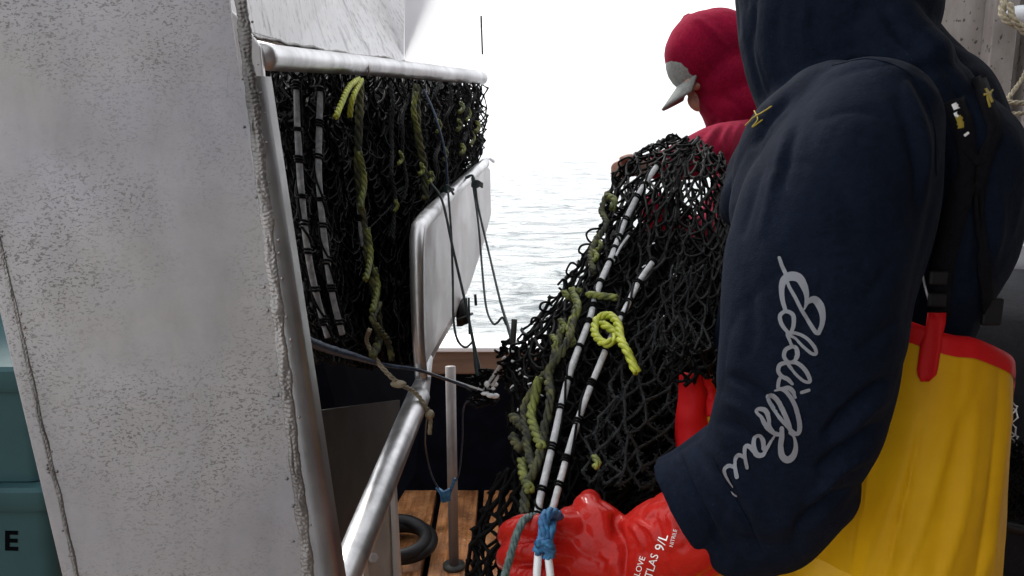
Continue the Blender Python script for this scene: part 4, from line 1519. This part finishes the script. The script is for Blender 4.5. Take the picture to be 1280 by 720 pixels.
# legs of the overalls
lastc = sum(rows[-1], Vector()) / n
ov = obj('overalls', v, f, M['pvc'], p1)
so = ov.modifiers.new('s', 'SOLIDIFY'); so.thickness = 0.003; so.offset = -1
mbl = MB()
for s in (-1, 1):
    loft(mbl, [(lastc + Vector((0, s * .075, .05)), .125, .12), (Vector((lastc.x, lastc.y + s * .11, .6)), .11), (Vector((lastc.x, lastc.y + s * .13, .28)), .10), (Vector((lastc.x, lastc.y + s * .13, .16)), .10)])
fuse(mbl, 'trouser_legs', M['pvc'], p1, .008, 6, wob=.008, wobs=7)
for s in (-1, 1):
    m_ = MB()
    loft(m_, [(Vector((lastc.x, lastc.y + s * .13, .30)), .075), (Vector((lastc.x, lastc.y + s * .13, .08)), .06)])
    loft(m_, [(Vector((lastc.x + .04, lastc.y + s * .13, .055)), .05), (Vector((lastc.x - .17, lastc.y + s * .13, .048)), .046)])
    fuse(m_, 'boot', M['rubber'], p1, .006, 4)
# red trim round the top edge
tr = MB()
k0 = 5
rowA, rowB = rows[0], rows[k0]
cA = sum(rowA, Vector()) / n
tv_, tf_ = [], []
for i in range(n):
    for t in range(5):
        pt = rowA[i].lerp(rowB[i], t / 4 * 0.80)
        out = (pt - cA); out.z = 0; out.normalize()
        tv_.append(pt + out * (0.0050 + 0.0012 * math.sin(t / 4 * math.pi)) + Vector((0, 0, 0.002 if t == 0 else 0)))
    pt = rowA[i]; out = (pt - cA); out.z = 0; out.normalize()
    tv_.append(pt - out * 0.004 + Vector((0, 0, 0.001)))
    tv_.append(pt - out * 0.004 - Vector((0, 0, 0.02)))
m7 = 7
for i in range(n):
    k = (i + 1) % n
    for t in range(4):
        tf_.append((i * m7 + t, k * m7 + t, k * m7 + t + 1, i * m7 + t + 1))
    tf_.append((i * m7, i * m7 + 5, k * m7 + 5, k * m7))
    tf_.append((i * m7 + 5, i * m7 + 6, k * m7 + 6, k * m7 + 5))
tr.add(tv_, tf_)
trim = tr.build('red_trim', M['redtrim'], ov)
# red strap patch
tree_o = bvh(trim)
tree_v = bvh(ov)
def onov(px, py, lift):
    h1, _ = hit(tree_v, px, py, lift)
    return h1
m_ = MB()
outl = [(1160, 391), (1183, 390), (1181, 405), (1179, 421), (1176, 433), (1172, 452), (1171, 468), (1160, 475), (1152, 479), (1146, 474), (1147, 455), (1149, 435), (1153, 425), (1157, 410)]
g = []
rowsL = [(1160, 1183, 391), (1158, 1182, 405), (1155, 1178, 421), (1150, 1177, 432), (1148, 1174, 447), (1146, 1172, 462), (1147, 1170, 469), (1151, 1160, 477)]
dref = (P(0, 0, 0) - P(0, 0, 0))
vv = []
for (xa, xb, yy) in rowsL:
    for s in range(6):
        px = xa + (xb - xa) * s / 5
        h_ = onov(px, max(yy, 440), 0.007)
        dpt = (h_ - CAM).dot(FW)
        vv.append(P(px, yy, dpt))
ff = [(j * 6 + i, j * 6 + i + 1, (j + 1) * 6 + i + 1, (j + 1) * 6 + i) for j in range(len(rowsL) - 1) for i in range(5)]
m_.add(vv, ff)
pt_ = m_.build('strap_patch', M['redtrim'], ov)
so = pt_.modifiers.new('s', 'SOLIDIFY'); so.thickness = .0025; so.offset = 1
patch_d = (Vector(vv[2]) - CAM).dot(FW)
# side pocket stitching outline
m_ = MB()
pk = [(1128, 560), (1128, 640), (1098, 655)]
q = [onov(*a_, .001) for a_ in [(1105, 566), (1128, 566), (1127, 600), (1124, 622), (1092, 622)]]
q = [a_ for a_ in q if a_]
tube(m_, q, .0009, 5, res=40); m_.build('stitched_seam', M['pvc'], ov)

# suspenders over the back
def strap(pts, wpx, m, name, par, lift=.004, tr_=tree, th=.003):
    mb = MB()
    c = catmull(pts, len(pts) * 6)
    t_ = np.gradient(c, axis=0); t_ /= np.linalg.norm(t_, axis=1)[:, None]
    nn = np.stack([-t_[:, 1], t_[:, 0]], axis=1)
    v = []
    for i in range(len(c)):
        for s in (-1, -.3, .3, 1):
            q = c[i] + nn[i] * wpx / 2 * s
            h_, _ = hit(tr_, q[0], q[1], lift)
            v.append(h_ if h_ else (v[-1] if v else P(q[0], q[1], .95)))
    f = [(i * 4 + k, i * 4 + k + 1, (i + 1) * 4 + k + 1, (i + 1) * 4 + k) for i in range(len(c) - 1) for k in range(3)]
    mb.add(v, f)
    o = mb.build(name, M[m], par)
    so = o.modifiers.new('s', 'SOLIDIFY'); so.thickness = th; so.offset = 0
    return o
sp1 = strap([(1192, 128), (1203, 165), (1208, 200), (1202, 240), (1190, 290), (1180, 340), (1174, 392)], 22, 'elastic', 'suspender', ov)
sp2 = strap([(1219, 98), (1230, 130), (1240, 165), (1228, 200), (1222, 250), (1228, 320), (1232, 395)], 16, 'elastic', 'suspender', ov)
strap([(1205, 188), (1218, 200), (1232, 196)], 12, 'elastic', 'crosspiece', ov, .005)
tb = None
yb_ = MB()
def bar(pts, wpx, par, m, name, lift=.0075):
    return strap(pts, wpx, m, name, par, lift - .0015, th=.0008)
bar([(1190, 135), (1194, 142)], 5, sp1, 'print', 'white_mark')
bar([(1193, 146), (1196, 152)], 4, sp1, 'print', 'white_mark')
bar([(1196, 150), (1199, 158), (1200, 165)], 6, sp1, 'mustard', 'yellow_mark')
bar([(1204, 174), (1209, 170)], 3, sp1, 'print', 'white_mark')
bar([(1226, 116), (1231, 124), (1236, 134)], 3, sp2, 'mustard', 'yellow_mark')
bar([(1235, 118), (1230, 126), (1233, 140)], 2.5, sp2, 'mustard', 'yellow_mark')
bar([(1225, 125), (1234, 124)], 2.5, sp2, 'mustard', 'yellow_mark')
# buckles
m_ = MB()
for (cx, cy) in ((1175, 345), (1172, 372)):
    h_, _ = hit(tree, cx, cy, .010)
    box(m_, h_, (.009, 0, 0), (0, .002, 0), (0, 0, .007))
bevel(m_.build('buckle', M['rubber'], sp1, False), .002)
m_ = MB(); q = [hit(tree, *a_, .012)[0] for a_ in ((1167, 345), (1165, 360), (1167, 378))]
tube(m_, q, .0012, 6); m_.build('buckle_wire', M['pipe'], sp1)
m_ = MB(); h_, _ = hit(tree, 1230, 385, .008)
if h_: box(m_, h_, (.010, 0, 0), (0, .003, 0), (0, 0, .014))
bevel(m_.build('buckle', M['rubber'], sp2, False), .002)

# ---- near glove
mb = MB()
limb(mb, [(785, 702, .965, 48, .038), (745, 695, .965, 50, .036), (712, 692, .965, 46, .032)])
limb(mb, [(778, 690, .955, 40), (752, 662, .96, 34), (738, 640, .975, 24), (737, 627, .99, 16)])
limb(mb, [(735, 680, .965, 40), (722, 664, .975, 32), (715, 655, .985, 24)])
limb(mb, [(718, 662, .955, 21), (690, 657, .945, 16), (665, 656, .94, 15.5), (642, 661, .96, 15), (634, 672, 1.0, 13), (650, 680, 1.03, 12)])
limb(mb, [(718, 690, .95, 20), (690, 688, .938, 15.5), (660, 687, .934, 15.5), (640, 691, .955, 14.5), (633, 701, 1.0, 13), (650, 706, 1.025, 12)])
limb(mb, [(718, 718, .955, 20), (690, 718, .94, 15), (662, 718, .938, 15), (643, 722, .96, 14), (637, 731, 1.0, 12.5)])
limb(mb, [(718, 745, .96, 18), (676, 747, .95, 13.5), (656, 750, .97, 13), (650, 756, 1.0, 12)])
limb(mb, [(792, 700, .95, 50, .040), (826, 682, .93, 56, .043), (868, 664, .905, 62, .046), (905, 655, .89, 58, .044)])
fo = [([(768, 640), (772, 670), (776, 700), (780, 730)], -0.011, 5), ([(786, 655), (797, 668), (803, 690)], .004, 3.5), ([(790, 650), (812, 662), (822, 680)], .003, 3.5),
      ([(750, 690), (762, 702), (758, 716)], .004, 4), ([(850, 690), (858, 678), (850, 655)], -.003, 5), ([(690, 676), (700, 678), (712, 674)], -.002, 3),
      ([(640, 677), (665, 674), (690, 677)], -.004, 2.5), ([(642, 706), (665, 706), (690, 706)], -.004, 2.5), ([(835, 640), (842, 660), (835, 690)], .003, 5)]
glove = fuse(mb, 'glove', M['redglove'], p1, 0.0022, 5, fo, wob=0.002, wobs=22, ridge=.0022, ridges=26)
glove['label'] = 'wet red rubber glove gripping the net, with white print on the cuff'
# gauntlet print
tree_g = bvh(glove)
def gprint(s, x, y, size, ang, bold=.02):
    tv, tf = text_mesh(s, size, bold)
    ca, sa = math.cos(R(ang)), math.sin(R(ang))
    vv = []
    for q in tv:
        px = x + q[0] * ca + q[1] * sa * 1.0
        py = y - (q[0] * sa - q[1] * ca) * -1 if False else y + (-q[0] * sa) - q[1] * ca
        px = x + q[0] * ca - q[1] * sa
        h_, _ = hit(tree_g, px, py, .0006)
        vv.append(h_ if h_ is not None else P(px, py, .9))
    mb = MB(); mb.add(vv, tf)
    mb.build('print', M['print'], glove, False)
gprint('GLOVE', 797, 728, 10.5, 72, .02)
gprint('ATLAS', 812, 732, 14, 73, .025)
gprint('9/L', 829, 690, 17, 71, .04)
gprint('620', 829, 738, 12, 76, .02)
gprint('NITRILE', 841, 684, 6.5, 76, .01)
# ---- far glove
mb = MB()
limb(mb, [(905, 560, 1.22, 30, .030), (880, 520, 1.26, 26, .028), (860, 488, 1.30, 22, .026)])
limb(mb, [(860, 486, 1.30, 21, .026), (846, 462, 1.32, 20, .02), (832, 446, 1.34, 18, .016)])
for k, (dx, dy) in enumerate(((-14, -4), (-16, 6), (-14, 16), (-10, 26))):
    limb(mb, [(836, 440 + k * 7, 1.33, 8), (836 + dx, 436 + dy, 1.33, 7.5), (836 + dx * 1.9, 442 + dy, 1.34, 7), (836 + dx * 1.9, 449 + dy, 1.36, 6)])
limb(mb, [(850, 462, 1.30, 9), (840, 440, 1.29, 8), (830, 430, 1.30, 7)])
g2 = fuse(mb, 'glove', M['redglove'], p1, .0025, 5, [([(850, 500), (866, 505), (884, 500)], -.003, 4)], wob=.0015, wobs=20)
g2['label'] = 'red glove on the far hand, half hidden behind the net'
# bib front, red bordered yellow, seen between net and cuff
def curved(name, m, L, Rr, d0, bulge, th=.004):
    mb = MB(); nr, nc = 24, 10
    l_, r_ = catmull(L, nr), catmull(Rr, nr)
    v = []
    for i in range(nr):
        for j in range(nc):
            t = j / (nc - 1)
            x = l_[i] * (1 - t) + r_[i] * t
            v.append(P(x[0], x[1], d0 - bulge * math.sin(t * math.pi) + .006 * noise.noise(Vector((t * 2.5, i * .2, d0 * 9)))))
    mb.add(v, [(i * nc + j, i * nc + j + 1, (i + 1) * nc + j + 1, (i + 1) * nc + j) for i in range(nr - 1) for j in range(nc - 1)])
    o = mb.build(name, M[m], ov)
    so = o.modifiers.new('s', 'SOLIDIFY'); so.thickness = th
    return o
curved('front_bib', 'redtrim', [(852, 466), (850, 490), (846, 530), (849, 575)], [(885, 468), (886, 500), (887, 530), (888, 600)], 1.085, .012)
curved('front_trim', 'redtrim', [(882, 468), (884, 490), (886, 520)], [(884, 467), (893, 492), (903, 518)], 1.075, .004)
curved('front_panel', 'pvc', [(885, 518), (885, 540), (885, 600)], [(903, 514), (906, 540), (910, 600)], 1.085, .004)
m_ = MB(); slab(m_, [P(862, 718, .95), P(884, 702, .93), P(1000, 720, .93), P(1000, 800, .93), P(850, 800, .95)], .004); m_.build('front_flap', M['pvc'], ov, False)

# ================================================================== PERSON IN RED HOOD (far)
D2 = 2.15
s2 = D2 / FPX
p2c = P(955, 300, 2.2)
p2 = thing('person', 'person in red hood and grey cap bending over the net against the bright sea', 'person', Vector((p2c.x, p2c.y, 0)))
cen = P(885, 80, D2)
f2 = (RT * -0.76 - UP * 0.65).normalized()
u2 = (RT * -0.65 + UP * 0.76).normalized()
s_2 = f2.cross(u2)
f2 = (f2 + s_2 * 0.0).normalized()
ax2 = (f2, s_2, u2)
def hp2(a_, b_, c_): return cen + f2 * a_ + s_2 * b_ + u2 * c_
mb = MB()
face(mb, lambda a_, b_, c_: hp2(a_ * .93 - .006, b_, c_ - .030), ax2)
loft(mb, [(hp2(-.03, 0, -.05), .055), (P(935, 165, 2.18), .06), (P(965, 215, 2.2), .10)])
bx2, by2 = P(960, 300, 2.2).x, P(960, 300, 2.2).y
loft(mb, [(Vector((bx2, by2, 1.25)), .12, .14), (Vector((bx2, by2, 1.0)), .11, .13), (Vector((bx2 + .03, by2, .85)), .11, .14)])
for s in (-1, 1):
    loft(mb, [(Vector((bx2 + .03, by2 + s * .09, .85)), .085), (Vector((bx2, by2 + s * .1, .45)), .06), (Vector((bx2 + .03, by2 + s * .11, .1)), .045)])
# hand on the net
limb(mb, [(808, 207, 1.66, 11), (790, 209, 1.63, 12, .016), (782, 211, 1.62, 10, .014)])
for k in range(4):
    limb(mb, [(786, 203 + k * 5, 1.62, 4.6), (775, 204 + k * 5, 1.60, 4.4), (768, 208 + k * 5, 1.61, 4.2), (768, 213 + k * 5, 1.63, 4)])
limb(mb, [(798, 203, 1.64, 6), (788, 197, 1.60, 5), (778, 199, 1.58, 4.5)])
fuse(mb, 'body', M['skin'], p2, .003, 2)
mb = MB()
mmh = lambda px, py, r_, dz=.085, d=D2: ell(mb, P(px, py, d), (r_ * s2, dz, r_ * s2), 28)
mmh(884, 66, 52, .10); mmh(897, 60, 49, .10); mmh(908, 98, 43, .10); mmh(922, 135, 44, .10); mmh(868, 68, 38, .08)
mmh(899, 128, 27, .07)
limb(mb, [(868, 36, D2, 20, .03), (858, 22, D2, 8, .01)])
limb(mb, [(935, 150, 2.18, 52, .12), (975, 230, 2.2, 95, .18), (975, 360, 2.2, 105, .19), (975, 460, 2.2, 98, .18)])
limb(mb, [(945, 190, 2.02, 42, .07), (905, 185, 1.92, 32), (870, 196, 1.80, 28), (836, 206, 1.72, 21), (815, 209, 1.68, 15)])
limb(mb, [(985, 200, 2.38, 60), (930, 300, 2.30, 50), (850, 300, 2.0, 34), (820, 260, 1.8, 20)])
f2f = [([(905, 152), (888, 168), (880, 188)], .010, 4), ([(918, 148), (903, 170), (896, 195)], .012, 4), ([(898, 150), (878, 170), (868, 188)], -.009, 4), ([(912, 152), (896, 172), (888, 195)], -.010, 3.5),
       ([(928, 150), (915, 172), (908, 196)], .010, 4), ([(858, 17), (880, 30), (912, 60)], .005, 5), ([(850, 90), (866, 112), (890, 140)], .005, 4), ([(900, 120), (920, 130), (935, 150)], -.006, 5), ([(880, 175), (860, 186), (850, 198)], .008, 4)]
ho = fuse(mb, 'hooded_top', M['crimson'], p2, .005, 16, f2f, wob=.0012, wobs=11)
# cap
cp = MB()
ell(cp, hp2(.010, 0, .020), (.084, .076, .080), 28, ax2)
capo = cp.build('cap', M['greycap'], p2)
mb = MB()
rowsb = []
for i in range(13):
    t = (i / 12 - .5) * 2
    for j in range(7):
        q = j / 6
        L_ = .082 * (1 - .55 * t * t)
        rowsb.append(hp2(.074 + q * L_ - .022 * t * t, t * .058 * (1 - .12 * q), .006 - .012 * t * t - .022 * q))
mb.add(rowsb, [(i * 7 + j, i * 7 + j + 1, (i + 1) * 7 + j + 1, (i + 1) * 7 + j) for i in range(12) for j in range(6)])
bb = mb.build('cap_brim', M['greycap'], capo)
so = bb.modifiers.new('s', 'SOLIDIFY'); so.thickness = .006
mb = MB()
loft(mb, [(Vector((bx2 + .02, by2, 1.12)), .19, .2), (Vector((bx2 + .02, by2, .85)), .18, .2)])
for s in (-1, 1):
    loft(mb, [(Vector((bx2 + .03, by2 + s * .10, .85)), .115), (Vector((bx2, by2 + s * .12, .45)), .10), (Vector((bx2 + .03, by2 + s * .13, .2)), .09)])
fuse(mb, 'bib_trousers', M['dull'], p2, .008, 5, wob=.006)
for s in (-1, 1):
    mb = MB()
    loft(mb, [(Vector((bx2 + .03, by2 + s * .13, .25)), .07), (Vector((bx2 + .03, by2 + s * .13, .07)), .055)])
    loft(mb, [(Vector((bx2 + .05, by2 + s * .13, .052)), .05), (Vector((bx2 - .15, by2 + s * .13, .046)), .045)])
    fuse(mb, 'boot', M['rubber'], p2, .006, 3)

# ================================================================== HELD NET
hn = thing('held_net', 'heaped black fishing net with pale lines held between the two people', 'fishing net', P(720, 560, 1.15))
N = [[(838, 176, 1.66), (850, 172, 1.62), (868, 176, 1.60), (886, 184, 1.60), (902, 196, 1.62)],
     [(772, 212, 1.60), (800, 210, 1.52), (835, 212, 1.48), (875, 222, 1.50), (912, 232, 1.54)],
     [(744, 285, 1.52), (778, 285, 1.42), (825, 290, 1.36), (870, 300, 1.38), (915, 310, 1.42)],
     [(702, 352, 1.44), (745, 358, 1.32), (805, 368, 1.25), (862, 380, 1.27), (920, 385, 1.32)],
     [(650, 425, 1.38), (705, 430, 1.24), (775, 440, 1.16), (850, 450, 1.18), (915, 460, 1.24)],
     [(636, 500, 1.32), (692, 505, 1.18), (765, 515, 1.10), (832, 530, 1.12), (905, 540, 1.20)],
     [(638, 570, 1.24), (682, 575, 1.12), (745, 585, 1.05), (805, 595, 1.07), (868, 600, 1.12)],
     [(640, 640, 1.15), (672, 645, 1.06), (722, 652, 1.02), (775, 650, 1.03), (822, 650, 1.06)]]
def rows_(c, a_, b_): return c[a_:b_]
def inset(c, l, r_=0):
    out = []
    for row in c:
        w_ = row[-1][0] - row[0][0]
        out.append([(q[0] + (row[-1][0] - q[0]) * l, q[1], q[2]) for q in row])
    return out
nbm = MB()
netting(nbm, N, 15, 40, 0.0023, 200, jit=.34, amp=(4, 8, .015), fold=.05, pleat=(3.5, .022, 4))
netting(nbm, shift(N, .04), 15, 42, 0.0022, 203, jit=.4, amp=(8, 10, .02), fold=.08, pleat=(4, .022, 5))
netting(nbm, shift(inset(N[1:], .06), .08, 0, 14), 22, 50, 0.002, 202, jit=.45, amp=(10, 10, .03), fold=.06, sides=4, keep=.85)
low = N[2:]
for k in range(2):
    netting(nbm, shift(inset(low, .10 + .02 * k), .025 + .02 * k, 0, 8), 22, 46, 0.0021, 210 + k, jit=.5, amp=(12, 12, .04), fold=.08, sides=4, knots=k < 2)
nbm.build('mesh', M['net'], hn)
# coarse fuzzy meshes in front, low centre
fz = MB()
C = [[(800, 400, 1.19), (835, 395, 1.18), (872, 402, 1.19)], [(765, 470, 1.11), (810, 480, 1.10), (870, 480, 1.14)], [(735, 540, 1.06), (785, 550, 1.05), (850, 550, 1.09)], [(725, 605, 1.03), (770, 610, 1.02), (815, 612, 1.04)]]
rs = random.Random(9)
def core(name, ctrl, dd, back, par, seed, inl=0.1, inr=0.0, amp=.02):
    """solid black filler in the packed net, added to darken the gaps"""
    S = surf(ctrl)
    nu, nv = 46, 70
    U, V = np.meshgrid(np.linspace(inl, 1 - inr, nu), np.linspace(0.0, 1, nv), indexing='ij')
    u, v = U.ravel(), V.ravel()
    q = S(u, v)
    rim = np.minimum(np.minimum((u - inl) / .12, (1 - inr - u) / .12), np.minimum(v / .08, 1)).clip(0, 1) ** .5
    f = q.copy(); f[:, 2] += dd + amp * vnoise(u * 2.2, v * 2.5, seed) + .012 * vnoise(u * 9, v * 9, seed + 1) + back * (1 - rim)
    g = q.copy(); g[:, 2] += dd + back
    f[:, 0] += 6 * vnoise(v * 3, u * .3, seed + 2) * (1 - rim)
    g[:, 0] = f[:, 0]
    W = np.vstack([px2w(f), px2w(g)])
    N0 = nu * nv
    F = []
    for i in range(nu - 1):
        for j in range(nv - 1):
            a = i * nv + j; b = a + 1; c = a + nv + 1; d = a + nv
            F.append((a, b, c, d)); F.append((a + N0, d + N0, c + N0, b + N0))
    ring = [i * nv for i in range(nu)] + [(nu - 1) * nv + j for j in range(1, nv)] + [i * nv + nv - 1 for i in range(nu - 2, -1, -1)] + [j for j in range(nv - 2, 0, -1)]
    for k in range(len(ring)):
        a, b = ring[k], ring[(k + 1) % len(ring)]
        F.append((b, a, a + N0, b + N0))
    return obj(name, W, F, M['netcore'], par)


core('packed_filler', N[2:], .045, .10, hn, 77, .16, .0)  # solid black mass added to darken the gaps between strands
core('packed_filler', H, .10, .12, hg, 78, .0, .10, .02)


def fuzzy(mb, ctrl, nu, nv, r, seed):
    tmp = MB()
    netting(tmp, ctrl, nu, nv, r * .45, seed, jit=.32, amp=(4, 4, .01), knots=False)
    mb.add(tmp.v, tmp.f)
    # curled fibres along every strand
    vs = np.array(tmp.v).reshape(-1, 20, 3)
    for e in vs:
        a_, b_ = e[:5].mean(0), e[15:].mean(0)
        for k in range(9):
            t = rs.random(); c = a_ * (1 - t) + b_ * t
            d1 = np.array([rs.uniform(-1, 1) for _ in range(3)]) * r * 1.5
            d2 = d1 + np.array([rs.uniform(-1, 1) for _ in range(3)]) * r * 1.2
            tube(mb, [c - d1 * .3, c + d1, c + d2 * .6], r * .17, 3, res=4, cap=False)
fuzzy(fz, C, 4, 11, 0.0040, 300)
fuzzy(fz, [[(840, 330, 1.24), (880, 330, 1.26)], [(820, 380, 1.20), (880, 385, 1.22)], [(820, 440, 1.13), (890, 440, 1.16)]], 3, 6, 0.0035, 301)
fz.build('fuzzy_mesh', M['fuzz'], hn)
# strands that fall over the red bib
ov_n = MB()
netting(ov_n, [[(832, 436, 1.07), (865, 432, 1.05), (900, 436, 1.06)], [(832, 458, 1.07), (865, 456, 1.05), (900, 460, 1.06)], [(832, 482, 1.07), (858, 478, 1.055), (897, 474, 1.06)]], 7, 6, .0018, 333, jit=.6, amp=(5, 5, .01))
ov_n.build('overhanging_mesh', M['net'], hn)
# trailing part on deck side
trl = MB()
T = [[(625, 592, 1.16), (640, 590, 1.13), (662, 600, 1.10)], [(600, 640, 1.17), (625, 645, 1.14), (655, 650, 1.10)], [(586, 685, 1.17), (612, 690, 1.14), (648, 695, 1.11)], [(578, 730, 1.18), (604, 735, 1.15), (640, 740, 1.12)], [(575, 800, 1.2), (600, 810, 1.17), (640, 820, 1.14)]]
netting(trl, T, 3, 10, 0.0031, 400, jit=.35, amp=(3, 3, .01))
netting(trl, shift(T, .03, 8), 2, 9, 0.0029, 401, jit=.4, amp=(5, 5, .02))
trl.build('trailing_mesh', M['net'], hn)
def nd_(px, py, off=-0.045):
    """depth of the held net's face"""
    S = surf(N)
    best = None
    uu, vv_ = np.meshgrid(np.linspace(0, 1, 30), np.linspace(0, 1, 60))
    q = S(uu.ravel(), vv_.ravel())
    i = np.argmin((q[:, 0] - px) ** 2 + (q[:, 1] - py) ** 2)
    return P(px, py, q[i, 2] + off)
# big open loops along the left silhouette
for k in range(16):
    lp = MB()
    t = k / 15
    e = catmull([(836, 178, 1.62), (775, 212, 1.58), (745, 282, 1.5), (703, 350, 1.42), (652, 420, 1.36), (640, 470, 1.32)], 40)
    q = e[int(t * 37)]
    rr_ = rs.uniform(5, 11)
    ea, eb, tl = rs.uniform(.55, 1.2), rs.uniform(.55, 1.2), rs.uniform(0, 3.1)
    ct = [(math.cos(a_) * ea * (1 + .25 * rs.uniform(-1, 1)), math.sin(a_) * eb * (1 + .25 * rs.uniform(-1, 1))) for a_ in np.linspace(0, 5.2 + rs.random(), 8)]
    tube(lp, [P(q[0] + 5 + rr_ * (x_ * math.cos(tl) - y_ * math.sin(tl)), q[1] + rr_ * (x_ * math.sin(tl) + y_ * math.cos(tl)), q[2] - .01 + .008 * x_) for x_, y_ in ct], .0019, 6, res=30)
    lp.build('edge_loop', M['net'], hn)
for k in range(26):
    a_, b_ = (rs.uniform(636, 690), rs.uniform(425, 520)) if k < 16 else (rs.uniform(690, 850), rs.uniform(230, 420))
    fm = MB(); c_ = nd_(a_, b_, -.03); tube(fm, [c_, c_ + Vector((rs.uniform(-.006, .006), -.002, rs.uniform(-.005, .005)))], .0011, 6); fm.build('white_fleck', M['bead'], hn)  # white specks stand in for small glints on the net

dashed_line(hn, [nd_(*q) for q in ((823, 205), (800, 240), (780, 280), (765, 320), (748, 360), (737, 400), (718, 450), (706, 490), (690, 560), (676, 620), (671, 650))], 0.0046, 0.042, 12)
dashed_line(hn, [nd_(*q) for q in ((818, 325), (800, 350), (785, 380), (765, 420), (748, 460), (728, 510), (712, 560), (698, 610), (690, 640))], 0.0042, 0.040, 13)
dashed_line(hn, [nd_(*q) for q in ((788, 292), (775, 310), (765, 330))], 0.0022, 0.05, 14)
k3 = lambda lst, off=-.06: [nd_(a_, b_, off - (c_ if True else 0)) for a_, b_, c_ in [(*q, 0) if len(q) == 2 else q for q in lst]]
# bright looped knot
one_lay('yellow_rope', 'yellow', hn, k3([(752, 404), (770, 418), (758, 430), (744, 418), (746, 400), (760, 394), (772, 404), (776, 425, .01), (784, 440, .01), (796, 466, .01)], -.075), 0.0056)

one_lay('faded_rope', 'green', hn, k3([(760, 245), (768, 250), (765, 262)]), .006)
one_lay('faded_rope', 'green', hn, k3([(772, 372), (752, 370), (735, 368)]), .0052)
one_lay('faded_rope', 'green', hn, k3([(715, 362), (722, 385), (712, 410), (716, 430)]), .0058)
one_lay('faded_rope', 'green', hn, k3([(705, 365), (712, 372), (725, 362)]), .0052)
one_lay('faded_rope', 'green', hn, k3([(674, 472), (668, 500), (664, 520), (672, 548), (678, 560)], -.065), .0065)
one_lay('faded_rope', 'green', hn, k3([(652, 575), (655, 595), (662, 612)], -.065), .0065)
for q in ((745, 298), (740, 312), (700, 400), (690, 420), (742, 570)):
    one_lay('faded_rope', 'green', hn, k3([q, (q[0] + 6, q[1] + 8), (q[0] + 1, q[1] + 15)]), .004)

one_lay('olive_rope', 'olive', hn, k3([(704, 400), (695, 440), (686, 470), (688, 500), (680, 540), (672, 580), (658, 610), (655, 645)]), .0060, fuzz=.35)
one_lay('olive_rope', 'olive', hn, k3([(720, 385), (712, 420), (696, 450), (672, 480), (655, 510), (660, 560), (668, 590)]), .0052, fuzz=.35)
one_lay('olive_rope', 'olive', hn, k3([(640, 520), (650, 530), (662, 545), (650, 560), (640, 545)]), .0065, fuzz=.3)
one_lay('olive_rope', 'olive', hn, k3([(760, 240), (752, 262), (758, 280), (745, 300), (738, 320), (742, 340)]), .005, fuzz=.3)

for cx, cy, r_ in ((641, 528, .014), (658, 632, .016), (697, 470, .012), (735, 300, .009)):
    pass

# blue rope loop and grey-green cord over the glove
br2 = thing('blue_rope', 'bright blue rope looped and knotted over the red glove', 'rope', P(680, 660, .90))
m_ = MB()
twisted(m_, PP([(698, 645, .93), (690, 641, .915), (681, 646, .905), (680, 662, .90), (678, 676, .90), (672, 690, .905)]), .0062, strands=4)
twisted(m_, PP([(690, 650, .92), (688, 665, .90), (682, 682, .895), (690, 690, .90), (682, 698, .905)]), .0054, strands=4)
twisted(m_, PP([(672, 680, .90), (682, 676, .89), (690, 684, .895)]), .0045, strands=4)
m_.build('loop', M['blue'], br2)
m_ = MB()
tube(m_, PP([(673, 690, .905), (671, 720, .90), (671, 760, .90)]), .0042, 10)
tube(m_, PP([(684, 688, .905), (688, 720, .90), (689, 760, .90)]), .0042, 10)
m_.build('white_core', M['bead'], br2)
m_ = MB(); twisted(m_, PP([(668, 645, .945), (655, 650, .925), (646, 668, .915), (638, 695, .91), (630, 725, .91), (622, 770, .91)]), .0042, strands=4)
gc = m_.build('grey_green_cord', M['teal']); tag(gc, 'grey green cord lying over the fingers of the red glove', 'cord')

for o in list(bpy.data.objects):
    if '_o' in o:
        del o['_o']
